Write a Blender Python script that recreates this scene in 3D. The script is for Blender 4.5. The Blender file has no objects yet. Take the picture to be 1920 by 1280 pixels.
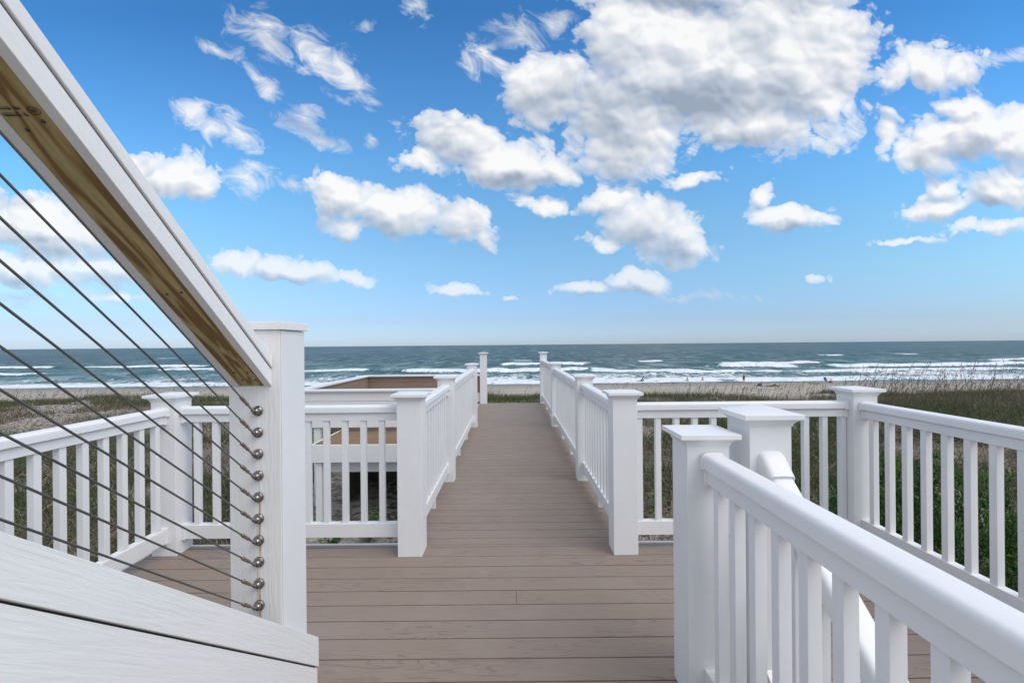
import bpy, math, random
import numpy as np
from mathutils import Matrix, Vector

random.seed(7)
rng = np.random.default_rng(11)
R = math.radians
sc = bpy.context.scene
col = sc.collection

# ------------------------------------------------------------------ camera
H = 1.422            # eye height above the deck boards
ROLL = 0.0089
cam_d = bpy.data.cameras.new('camera')
cam = bpy.data.objects.new('camera', cam_d)
col.objects.link(cam)
cam_d.sensor_width = 36.0
cam_d.lens = 860 / 1920 * 36.0
cam_d.shift_y = 6.3 / 1920
cam_d.clip_start = 0.05
cam_d.clip_end = 60000
cam.matrix_world = Matrix.Translation((0, 0, H)) @ Matrix.Rotation(R(90), 4, 'X') @ Matrix.Rotation(-ROLL, 4, 'Z')
sc.camera = cam

def uv(px, py):
    """direction (x/y, z/y) of a point measured in the photograph"""
    return ((px - 960 - ROLL * (py - 646)) / 860, (646.3 - ROLL * (px - 960) - py) / 860)

# ------------------------------------------------------------------ sun and exposure
SUN_EL, SUN_AZ = R(50), R(124)      # azimuth clockwise from +Y
sd = Vector((math.sin(SUN_AZ) * math.cos(SUN_EL), math.cos(SUN_AZ) * math.cos(SUN_EL), math.sin(SUN_EL)))
sun_d = bpy.data.lights.new('sun', 'SUN')
sun = bpy.data.objects.new('sun', sun_d)
col.objects.link(sun)
sun_d.energy = 1.5
sun_d.angle = R(45)
sun_d.color = (1.0, 0.94, 0.86)
sun.rotation_euler = sd.to_track_quat('Z', 'Y').to_euler()
sc.view_settings.view_transform = 'Standard'
sc.view_settings.look = 'None'
sc.view_settings.exposure = 0.22
sc.view_settings.gamma = 1.0
sc.cycles.use_denoising = True
sc.cycles.max_bounces = 8
sc.cycles.transparent_max_bounces = 8

# ------------------------------------------------------------------ node helper
class NT:
    def __init__(s, tree):
        s.t = tree; s.n = tree.nodes; s.l = tree.links
    def new(s, typ, **kw):
        n = s.n.new(typ)
        for k, v in kw.items(): setattr(n, k, v)
        return n
    def put(s, sock, v):
        if isinstance(v, bpy.types.NodeSocket): s.l.new(v, sock)
        elif v is not None:
            if hasattr(sock.default_value, '__len__') and not hasattr(v, '__len__'): v = [v] * len(sock.default_value)
            if hasattr(sock.default_value, '__len__') and len(sock.default_value) == 4 and len(v) == 3: v = (*v, 1)
            sock.default_value = v
    def m(s, op, a, b=None, c=None, clamp=False):
        n = s.new('ShaderNodeMath', operation=op, use_clamp=clamp)
        s.put(n.inputs[0], a)
        if b is not None: s.put(n.inputs[1], b)
        if c is not None: s.put(n.inputs[2], c)
        return n.outputs[0]
    def v(s, op, a, b=None):
        n = s.new('ShaderNodeVectorMath', operation=op)
        s.put(n.inputs[0], a)
        if b is not None:
            s.put(n.inputs[3 if op == 'SCALE' else 1], b)
        return n.outputs['Value'] if op in ('LENGTH', 'DOT_PRODUCT', 'DISTANCE') else n.outputs[0]
    def xyz(s, x=0.0, y=0.0, z=0.0):
        n = s.new('ShaderNodeCombineXYZ')
        for i, q in enumerate((x, y, z)): s.put(n.inputs[i], q)
        return n.outputs[0]
    def sep(s, v):
        n = s.new('ShaderNodeSeparateXYZ'); s.put(n.inputs[0], v); return n.outputs
    def mapping(s, v, loc=(0,0,0), rot=(0,0,0), scale=(1,1,1), kind='POINT'):
        n = s.new('ShaderNodeMapping', vector_type=kind)
        s.put(n.inputs[0], v); n.inputs['Location'].default_value = loc
        n.inputs['Rotation'].default_value = rot; n.inputs['Scale'].default_value = scale
        return n.outputs[0]
    def noise(s, v, scale=5, detail=3, rough=0.5, dist=0.0, dim='3D', lac=2.0):
        n = s.new('ShaderNodeTexNoise', noise_dimensions=dim)
        s.put(n.inputs['Vector'], v); s.put(n.inputs['Scale'], scale); n.inputs['Detail'].default_value = detail
        n.inputs['Roughness'].default_value = rough; n.inputs['Distortion'].default_value = dist
        n.inputs['Lacunarity'].default_value = lac
        return n.outputs['Fac']
    def voro(s, v, scale=5, detail=0, rough=0.5, feature='F1', dim='2D', out='Distance'):
        n = s.new('ShaderNodeTexVoronoi', voronoi_dimensions=dim, feature=feature)
        s.put(n.inputs['Vector'], v); n.inputs['Scale'].default_value = scale
        if 'Detail' in n.inputs: n.inputs['Detail'].default_value = detail; n.inputs['Roughness'].default_value = rough
        return n.outputs[out]
    def ramp(s, f, stops, mode='LINEAR'):
        n = s.new('ShaderNodeValToRGB'); s.put(n.inputs[0], f)
        cr = n.color_ramp; cr.interpolation = mode
        while len(cr.elements) < len(stops): cr.elements.new(0.5)
        for e, (p, c) in zip(cr.elements, stops):
            e.position = p; e.color = (*c, 1) if len(c) == 3 else c
        return n.outputs[0]
    def mix(s, f, a, b, blend='MIX'):
        n = s.new('ShaderNodeMix', data_type='RGBA', blend_type=blend)
        s.put(n.inputs[0], f); s.put(n.inputs[6], a); s.put(n.inputs[7], b)
        return n.outputs[2]
    def rng(s, v, a, b, c=0.0, d=1.0, smooth=False):
        n = s.new('ShaderNodeMapRange', interpolation_type='SMOOTHSTEP' if smooth else 'LINEAR', clamp=True)
        s.put(n.inputs[0], v)
        for i, q in enumerate((a, b, c, d)): s.put(n.inputs[i + 1], q)
        return n.outputs[0]
    def bump(s, h, strength=0.3, dist=0.01, normal=None):
        n = s.new('ShaderNodeBump'); s.put(n.inputs['Height'], h)
        n.inputs['Strength'].default_value = strength; n.inputs['Distance'].default_value = dist
        if normal is not None: s.l.new(normal, n.inputs['Normal'])
        return n.outputs[0]

# ------------------------------------------------------------------ world: sky and clouds
world = bpy.data.worlds.new('World'); sc.world = world
world.use_nodes = True
W = NT(world.node_tree); W.n.clear()
wout = W.new('ShaderNodeOutputWorld')
sky = W.new('ShaderNodeTexSky', sky_type='NISHITA')
sky.sun_disc = False
sky.sun_elevation = SUN_EL; sky.sun_rotation = SUN_AZ
sky.air_density = 1.0; sky.dust_density = 0.3; sky.ozone_density = 3.0
tc = W.new('ShaderNodeTexCoord').outputs['Generated']
dx, dy, dz = W.sep(tc)
ady = W.m('MAXIMUM', W.m('ABSOLUTE', dy), 0.02)
U = W.m('DIVIDE', dx, ady); V = W.m('DIVIDE', dz, ady)
P = W.xyz(U, V, 0.0)
# (px, py, half width, half height, turn clockwise in degrees, how solid 0..1)
CL = [
 # the great cloud
 (1330,120,210,130,0,1.9),(1480,95,165,130,0,1.9),(1580,110,50,90,0,1.2),(1195,70,100,105,0,1.5),(1028,168,90,70,-8,1.4),
 (1160,215,140,85,20,1.5),(1175,290,100,50,0,1.1),(1420,235,185,50,6,1.2),(1545,190,80,50,-10,1.1),(1490,-40,120,110,0,1.3),(1250,-30,210,80,0,1.2),
 # thin cloud to its left
 
 (862,262,112,46,14,1.15),(845,238,48,34,0,0.9),(960,310,128,48,6,1.2),(1040,318,52,40,0,0.8),(1020,385,72,20,14,0.7),(790,300,45,28,0,0.6),
 (636,365,62,40,20,1.1),(740,395,130,48,4,1.3),(862,415,72,42,8,0.95),(905,448,38,22,25,0.6),(655,425,55,26,0,0.8),
 (1140,378,70,30,0,0.75),(1215,420,100,62,15,1.1),(1285,455,58,48,0,1.0),(1135,458,60,15,5,0.55),(1300,335,66,14,-6,0.45),
 (1430,372,30,34,0,0.6),(1470,412,80,26,0,0.9),(1535,405,50,14,-6,0.6),
 (1662,255,30,52,0,0.6),(1745,275,75,55,0,1.05),(1850,245,110,55,-5,1.3),(1805,205,60,26,0,0.9),(1900,270,90,40,0,1.0),
 (1735,128,82,46,0,0.95),(1800,128,50,42,-12,0.7),(1675,140,36,26,0,0.5),
 (1770,388,98,26,-12,0.8),(1885,355,85,50,-12,0.9),(1760,360,60,24,-20,0.5),(1700,452,80,8,-2,0.35),(1850,425,110,18,-4,0.38),
 # left of the frame
 (330,332,82,50,5,1.15),(262,320,64,34,0,0.8),(378,345,40,26,10,0.6),
 
 
 (440,490,54,32,0,1.0),(540,508,110,27,6,1.0),(645,525,62,16,2,0.75),
 (80,425,165,62,10,1.4),(40,505,170,38,0,1.1),(180,500,120,36,12,0.8),(230,555,80,18,10,0.3),
 (862,549,58,15,4,0.8),(1095,544,64,17,0,0.8),(1205,528,58,30,8,0.95),(1530,523,32,14,5,0.42),(955,562,14,7,0,0.3),
]
# thin feathery scraps: (px, py, half width, half height, turn, how dense)
WISP = [(975,62,62,36,0,0.9),(903,98,34,50,20,0.8),(1040,48,40,26,0,0.8),(935,118,54,22,25,0.7),
 (500,66,80,40,24,0.95),(592,108,104,42,32,1.05),(655,155,52,30,42,0.9),(478,135,60,20,40,0.8),(398,95,46,14,25,0.6),(508,165,34,20,40,0.75),
 (360,212,50,28,5,1.05),(430,240,66,34,28,1.05),(570,230,50,32,20,1.05),(604,262,46,18,25,0.85),(680,50,24,14,0,0.85),(782,14,22,40,-18,0.85),(695,266,18,12,0,0.6),
 (1888,108,62,17,-12,0.8),(1510,272,34,20,0,0.75),(480,338,60,30,10,0.85),(1310,557,110,10,0,0.6),(540,345,30,16,10,0.5),(60,560,120,22,4,0.6),(1700,255,60,40,30,0.5)]
DARK = [(1130,190,150,50,12,1.1),(1190,290,80,24,0,0.5),(640,425,60,14,0,0.4),(1330,190,190,52,-4,0.8),(1290,10,120,32,0,0.8),(1200,265,80,36,20,0.6),(1040,330,90,24,6,0.0),
        (900,330,120,18,6,0.55),(790,400,70,18,-4,0.35),(1250,470,90,18,8,0.35),(1430,432,70,12,0,0.45),(1850,390,110,22,-8,0.7),
        (1830,290,110,16,0,0.35),(120,470,140,20,4,0.35)]
def chain(vec, out):
    n = W.new('ShaderNodeVectorMath', operation='MULTIPLY_ADD')     # ties this step to the last one: keeps the shader's stack small
    W.put(n.inputs[0], out); n.inputs[1].default_value = (1e-9, 1e-9, 0); W.put(n.inputs[2], vec)
    return n.outputs[0]
def field(vec, dep=None, lst=None):
    out = None
    if dep is not None: vec = chain(vec, dep)
    for i, (px, py, rx, ry, rot, wgt) in enumerate(lst or CL):
        a, b = uv(px, py)
        if i and i % 5 == 0: vec = chain(vec, out)
        q = W.mapping(vec, (a, b, 0), (0, 0, -R(rot)), (rx / 860, ry / 860, 1e6), 'TEXTURE')
        ln = W.m('MULTIPLY_ADD', W.v('LENGTH', q), wgt * 0.45 + 0.45, (1.0 - wgt) * 0.6)
        out = ln if out is None else W.m('SMOOTH_MIN', out, ln, 0.22)
    return W.m("SUBTRACT", 1.19, out)
def darkfield(vec, dep=None):
    out = None
    if dep is not None: vec = chain(vec, dep)
    for (px, py, rx, ry, rot, wgt) in DARK:
        a, b = uv(px, py)
        q = W.mapping(vec, (a, b, 0), (0, 0, -R(rot)), (rx / 860, ry / 860, 1e6), 'TEXTURE')
        ln = W.m('MULTIPLY', W.m('SUBTRACT', 1.25, W.v('LENGTH', q)), wgt)
        out = ln if out is None else W.m('SMOOTH_MAX', out, ln, 0.2)
    return out
def conf(vec):
    return W.v('MULTIPLY', vec, (1.75, 2.0, 0.0))
def wob(vec):
    c = conf(vec)
    wv = W.new('ShaderNodeTexNoise', noise_dimensions='2D'); W.put(wv.inputs['Vector'], c); wv.inputs['Scale'].default_value = 4.0
    wv.inputs['Detail'].default_value = 1.5
    return W.v('ADD', c, W.v('SCALE', W.v('SUBTRACT', wv.outputs['Color'], (0.5, 0.5, 0.5)), 0.10))
def detail(c2, dn, dv):
    n = W.m('SUBTRACT', W.noise(c2, 6.0, dn, 0.58, 0.0, '2D'), 0.5)
    b = W.m('SUBTRACT', 0.42, W.voro(c2, 10.5, dv, 0.55))
    return W.m('ADD', W.m('MULTIPLY', n, 0.78), W.m('MULTIPLY', b, 0.50)), n
wn = W.new('ShaderNodeTexNoise', noise_dimensions='2D'); W.put(wn.inputs['Vector'], P); wn.inputs['Scale'].default_value = 11
wn.inputs['Detail'].default_value = 4
Pw = W.v('ADD', P, W.v('SCALE', W.v('SUBTRACT', wn.outputs['Color'], (0.5, 0.5, 0.5)), 0.055))
LD = (0.012, 0.024, 0.0)
Pw2 = W.v('ADD', Pw, LD)
cA = wob(P); cB = W.v('ADD', cA, (0.008, 0.022, 0.0))
h1, n1 = detail(cA, 8, 3)
g1, _ = detail(cA, 2.2, 0.6)
g2, _ = detail(cB, 2.2, 0.6)
def lump(c):
    return W.m('ADD', W.m('MULTIPLY', W.voro(c, 4.6, 0.6, 0.4, 'SMOOTH_F1'), -0.55), W.m('MULTIPLY', W.noise(c, 2.6, 2, 0.5, 0.0, '2D'), 0.8))
q1 = lump(cA); q2 = lump(W.v('ADD', cA, (0.028, 0.065, 0.0)))
F1 = field(Pw); F2 = field(Pw2, F1)
D1 = W.m('ADD', F1, h1)
L1 = W.m('SUBTRACT', W.m('ADD', F1, g1), W.m('ADD', F2, g2))
alpha = W.m('ADD', W.rng(D1, 0.0, 0.20, 0, 0.55, True), W.rng(D1, 0.02, 0.56, 0, 0.45))
above = W.rng(V, 0.0, 0.06)
front = W.rng(dy, 0.02, 0.1)
fib = W.noise(W.mapping(cA, rot=(0, 0, R(-38)), scale=(1/5.0, 1/24.0, 1), kind='TEXTURE'), 1.0, 4, 0.65, 0.6, '2D')
fib = W.rng(fib, 0.38, 0.60, 0.22, 1.0)
thin = W.rng(F1, 0.18, 0.55, 1.0, 0.0)
alpha = W.m('MULTIPLY', alpha, W.m('ADD', W.m('SUBTRACT', 1.0, thin), W.m('MULTIPLY', thin, fib)))
FW = field(Pw, F2, WISP)
wq = W.mapping(cA, rot=(0, 0, R(-34)), scale=(1/1.15, 1/2.1, 1), kind='TEXTURE')
wn1 = W.noise(wq, 6.5, 9, 0.66, 0.5, '2D')
aW = W.rng(W.m('ADD', W.m('MULTIPLY', FW, 0.9), W.m('MULTIPLY', W.m('SUBTRACT', wn1, 0.5), 2.6)), 0.20, 1.15, 0, 0.90)
aW = W.m('MULTIPLY', aW, W.rng(FW, -0.05, 0.22, 0, 1, True))
alpha = W.m('MAXIMUM', alpha, aW)
alpha = W.m('MULTIPLY', alpha, above)
alpha = W.m('MULTIPLY', alpha, W.m('MAXIMUM', front, W.rng(dy, -0.1, -0.02, 1, 0)))
alpha = W.m('MULTIPLY', alpha, 0.97)
thick = W.rng(D1, 0.1, 1.3)
lit = W.m('ADD', W.m('MULTIPLY_ADD', L1, 0.85, 0.78), W.m('MULTIPLY', W.m('SUBTRACT', q1, q2), 1.0))
lit = W.m('SUBTRACT', lit, W.m('MULTIPLY', thick, 0.10))
dk = W.rng(W.m('ADD', darkfield(Pw, F2), W.m('MULTIPLY', n1, 0.9)), -0.35, 1.45, 0, 0.62, True)
lit = W.m('SUBTRACT', lit, dk)
KS = 100.0     # the Background runs at strength 0.1
ccol = W.ramp(lit, [(0.0, (0.034, 0.040, 0.050)), (0.3, (0.050, 0.056, 0.065)), (0.65, (0.076, 0.079, 0.084)), (0.9, (0.098, 0.0975, 0.097))])
ccol = W.v('SCALE', ccol, KS * 0.86)
skyc = sky.outputs[0]
GR = [(0.017, (0.36, 0.46, 0.71)), (0.054, (0.375, 0.445, 0.63)), (0.17, (0.50, 0.63, 0.68)), (0.286, (0.525, 0.755, 0.794)), (0.403, (0.479, 0.816, 0.926)), (0.577, (0.36, 0.72, 0.92)), (0.728, (0.26, 0.62, 0.84)), (1.0, (0.36, 0.66, 0.90))]
grade = W.ramp(W.m('MULTIPLY', W.m('MAXIMUM', V, 0.0), 1.0), GR) if GR else (0.5, 0.5, 0.5)
skyc = W.mix(1.0, skyc, grade, 'MULTIPLY')
skyc = W.v('SCALE', skyc, 1.9)
far = W.rng(V, 0.02, 0.30, 0.45, 0.0)
ccol = W.mix(far, ccol, skyc)
final = W.mix(alpha, skyc, ccol)
bg = W.new('ShaderNodeBackground'); W.put(bg.inputs[0], final); bg.inputs[1].default_value = 0.1
# overhead and behind the viewer: broken bright cloud
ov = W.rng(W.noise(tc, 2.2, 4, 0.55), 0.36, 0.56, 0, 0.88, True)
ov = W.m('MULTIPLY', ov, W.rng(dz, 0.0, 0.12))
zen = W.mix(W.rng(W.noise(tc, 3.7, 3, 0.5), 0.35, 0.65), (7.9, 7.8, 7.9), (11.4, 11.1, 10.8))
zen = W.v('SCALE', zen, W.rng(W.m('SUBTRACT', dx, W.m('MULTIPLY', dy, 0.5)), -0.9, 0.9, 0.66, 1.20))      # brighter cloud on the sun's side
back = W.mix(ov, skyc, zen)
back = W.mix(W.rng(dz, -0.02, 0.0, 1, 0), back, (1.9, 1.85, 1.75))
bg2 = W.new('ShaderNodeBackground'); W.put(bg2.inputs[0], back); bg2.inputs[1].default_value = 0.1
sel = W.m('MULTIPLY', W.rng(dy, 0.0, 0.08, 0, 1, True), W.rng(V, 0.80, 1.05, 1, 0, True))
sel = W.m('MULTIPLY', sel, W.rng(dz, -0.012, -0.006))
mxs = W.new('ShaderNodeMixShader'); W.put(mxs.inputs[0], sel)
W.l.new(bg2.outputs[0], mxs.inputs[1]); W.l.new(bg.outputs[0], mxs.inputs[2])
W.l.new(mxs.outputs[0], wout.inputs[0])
world.cycles.sampling_method = 'MANUAL'; world.cycles.sample_map_resolution = 512

# ------------------------------------------------------------------ materials
def mat(name):
    m = bpy.data.materials.new(name); m.use_nodes = True
    t = NT(m.node_tree); b = t.n['Principled BSDF']
    t.o = t.new('ShaderNodeTexCoord').outputs['Object']
    t.pos = t.new('ShaderNodeNewGeometry').outputs['Position']
    return m, t, b

def white_vinyl():
    m, t, b = mat('white_vinyl')
    n = t.noise(t.pos, 3.0, 4, 0.55)
    g = t.noise(t.mapping(t.pos, scale=(9, 9, 1.4)), 4, 3, 0.5)
    c = t.mix(t.rng(n, 0.3, 0.75), (0.80, 0.80, 0.80), (0.745, 0.745, 0.75))
    c = t.mix(t.rng(g, 0.62, 0.8, 0, 0.25), c, (0.66, 0.65, 0.62))
    x, y, z = t.sep(t.pos)
    dirt = t.m('MULTIPLY', t.rng(t.noise(t.pos, 60, 2, 0.6), 0.72, 0.8), t.rng(t.noise(t.pos, 6, 2), 0.5, 0.7, 0, 0.5))
    c = t.mix(dirt, c, (0.4, 0.37, 0.33))
    t.put(b.inputs['Base Color'], c)
    t.put(b.inputs['Roughness'], t.rng(n, 0.3, 0.7, 0.32, 0.46))
    b.inputs['Specular IOR Level'].default_value = 0.45
    t.put(b.inputs['Normal'], t.bump(t.noise(t.pos, 10, 1, 0.5), 0.05, 0.003))
    return m

def white_wood(name, kind):
    """painted cement-fibre board with pressed cedar grain"""
    m, t, b = mat(name)
    if kind == 'post': q = t.mapping(t.pos, scale=(110, 110, 9))
    elif kind == 'skirt': q = t.mapping(t.pos, rot=(-math.atan(0.785), 0, 0), scale=(1/60, 1/6, 1/95), kind='TEXTURE')
    elif kind == 'rail': q = t.mapping(t.pos, rot=(-math.atan(0.772), 0, 0), scale=(1/110, 1/7, 1/110), kind='TEXTURE')
    else: q = t.mapping(t.pos, scale=(4, 60, 60))
    a = t.noise(q, 1.0, 2.5, 0.55, 0.5)
    h = t.rng(a, 0.36, 0.62)
    n = t.noise(t.pos, 2.5, 4, 0.6)
    c = t.mix(t.rng(n, 0.3, 0.75), (0.81, 0.80, 0.785), (0.775, 0.768, 0.755))
    c = t.mix(t.rng(h, 0.0, 0.5, 0.04, 0.0), c, (0.5, 0.5, 0.49))
    if kind == 'post':
        x, y, z = t.sep(t.pos)
        wob = t.m('MULTIPLY', t.m('SUBTRACT', t.noise(t.mapping(t.pos, scale=(0, 0, 1)), 9, 2), 0.5), 0.012)
        dxs = t.m('ABSOLUTE', t.m('ADD', t.m('ADD', x, 0.903), wob))
        st = t.rng(dxs, 0.001, 0.007, 1, 0)
        dx2 = t.m('ABSOLUTE', t.m('ADD', t.m('ADD', x, 0.912), wob))
        st = t.m('MAXIMUM', st, t.rng(dx2, 0.0005, 0.003, 0.8, 0))
        st = t.m('MULTIPLY', st, t.rng(t.noise(t.mapping(t.pos, scale=(60, 1, 7)), 1.0, 2), 0.40, 0.56, 0, 1))
        st = t.m('MULTIPLY', st, t.rng(z, 1.04, 1.0, 0, 0.9))
        st = t.m('MULTIPLY', st, t.rng(y, 1.64, 1.632, 0, 1))
        c = t.mix(st, c, (0.42, 0.26, 0.09))
    t.put(b.inputs['Base Color'], c)
    b.inputs['Roughness'].default_value = 0.55
    t.put(b.inputs['Normal'], t.bump(h, {'plain': 0.3, 'rail': 0.16, 'skirt': 0.36, 'post': 0.42}[kind], 0.0016))
    return m

def plain_paint(name, colr, rough=0.5, bumpk=0.1):
    m, t, b = mat(name)
    n = t.noise(t.pos, 6.0, 4, 0.6)
    c = t.mix(t.rng(n, 0.3, 0.75), colr, tuple(k * 0.86 for k in colr))
    t.put(b.inputs['Base Color'], c)
    b.inputs['Roughness'].default_value = rough
    t.put(b.inputs['Normal'], t.bump(t.noise(t.pos, 40, 3), bumpk, 0.002))
    return m

def composite(name, base, dark, board_axis='x'):
    m, t, b = mat(name)
    at = t.new('ShaderNodeAttribute', attribute_name='board', attribute_type='GEOMETRY').outputs['Fac']
    x, y, z = t.sep(t.pos)
    if board_axis == 'x': u_, v_ = x, t.m('ADD', y, z)
    else: u_, v_ = y, t.m('ADD', x, z)
    off = t.m('MULTIPLY', at, 37.0)
    q = t.xyz(t.m('MULTIPLY', t.m('ADD', u_, off), 2.3), t.m('MULTIPLY', v_, 26.0), off)
    # cathedral grain: stretched contour lines
    a = t.noise(q, 0.75, 2, 0.5, 0.5)
    ring = t.m('FRACT', t.m('MULTIPLY', a, 9.0))
    line = t.rng(t.m('ABSOLUTE', t.m('SUBTRACT', ring, 0.5)), 0.0, 0.16, 1, 0, True)
    fine = t.noise(t.xyz(t.m('MULTIPLY', t.m('ADD', u_, off), 5), t.m('MULTIPLY', v_, 260.0), off), 1.0, 3, 0.6)
    patch = t.noise(t.xyz(t.m('MULTIPLY', u_, 2.0), t.m('MULTIPLY', v_, 5.0), off), 0.7, 3, 0.5)
    gate = t.rng(patch, 0.38, 0.56)
    line = t.m('MULTIPLY', line, t.m('MULTIPLY', gate, 0.62))
    c = t.mix(t.rng(fine, 0.35, 0.7), base, tuple(k * 0.86 for k in base))
    c = t.mix(line, c, dark)
    c = t.mix(t.rng(at, 0, 1, 0.0, 0.22), c, tuple(k * 0.84 for k in base))
    dirt = t.noise(t.pos, 1.6, 5, 0.6)
    c = t.mix(t.rng(dirt, 0.5, 0.75, 0, 0.35), c, (0.33, 0.30, 0.27))
    spots = t.m('MULTIPLY', t.rng(t.noise(t.mapping(t.pos, scale=(1.2, 3, 1)), 22, 2, 0.5), 0.72, 0.78), 0.25)
    c = t.mix(spots, c, (0.5, 0.48, 0.45))
    t.put(b.inputs['Base Color'], c)
    t.put(b.inputs['Roughness'], t.rng(dirt, 0.3, 0.7, 0.5, 0.68))
    b.inputs['Specular IOR Level'].default_value = 0.35
    hh = t.m('ADD', t.m('MULTIPLY', fine, 0.5), t.m('MULTIPLY', line, -0.8))
    t.put(b.inputs['Normal'], t.bump(hh, 0.35, 0.0012))
    return m

def treated_wood(name, axis='slope'):
    m, t, b = mat(name)
    if axis == 'slope': q = t.mapping(t.pos, rot=(-math.atan(0.772), 0, 0), scale=(1/16, 1/1.9, 1/16), kind='TEXTURE')
    else: q = t.mapping(t.pos, scale=(1.2, 14, 14))
    a = t.noise(q, 0.75, 2.5, 0.5, 0.8)
    rr = t.m('FRACT', t.m('MULTIPLY', a, 6.0))
    band = t.rng(t.m('ABSOLUTE', t.m('SUBTRACT', rr, 0.5)), 0.08, 0.42, 0, 1, True)
    fine = t.noise(t.v('SCALE', q, 9.0), 1.0, 3, 0.6)
    c = t.ramp(band, [(0.0, (0.50, 0.40, 0.19)), (0.5, (0.42, 0.29, 0.10)), (1.0, (0.22, 0.125, 0.035))])
    c = t.mix(t.rng(fine, 0.35, 0.7, 0, 0.4), c, (0.16, 0.11, 0.045))
    kn = t.rng(t.noise(t.pos, 5, 2), 0.66, 0.74)
    c = t.mix(t.m('MULTIPLY', kn, 0.5), c, (0.09, 0.055, 0.025))
    t.put(b.inputs['Base Color'], c)
    b.inputs['Roughness'].default_value = 0.62
    t.put(b.inputs['Normal'], t.bump(fine, 0.2, 0.002))
    return m

def metal(name, c, rough, rust=0.0):
    m, t, b = mat(name)
    n = t.noise(t.pos, 120, 3, 0.6)
    cc = t.mix(t.rng(n, 0.5, 0.6, 0, rust), c, (0.16, 0.06, 0.02))
    t.put(b.inputs['Base Color'], cc)
    t.put(b.inputs['Metallic'], t.rng(n, 0.5, 0.6, 1.0, 1.0 - rust))
    b.inputs['Roughness'].default_value = rough
    return m

M = {}
M['vinyl'] = white_vinyl()
M['post_wood'] = white_wood('painted_newel_board', 'post')
M['skirt_wood'] = white_wood('painted_skirt_board', 'skirt')
M['rail_wood'] = white_wood('painted_rail_board', 'rail')
M['plain_wood'] = white_wood('painted_siding_board', 'plain')
M['deck'] = composite('composite_decking', (0.285, 0.222, 0.178), (0.15, 0.11, 0.086))
M['clad'] = composite('composite_cladding', (0.30, 0.215, 0.165), (0.20, 0.135, 0.10))
M['treated'] = treated_wood('treated_lumber')
M['treated_floor'] = composite('aged_floor_boards', (0.235, 0.145, 0.075), (0.11, 0.062, 0.03))
M['steel'] = metal('polished_steel', (0.25, 0.235, 0.22), 0.2, 0.35)
M['cable'] = metal('steel_cable', (0.27, 0.27, 0.26), 0.5)
M['rusty'] = metal('rusty_fitting', (0.36, 0.28, 0.22), 0.4, 0.95)
M['dark'] = plain_paint('dark_screw', (0.03, 0.025, 0.02))
M['joist'] = plain_paint('dark_joist', (0.10, 0.085, 0.06))

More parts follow.
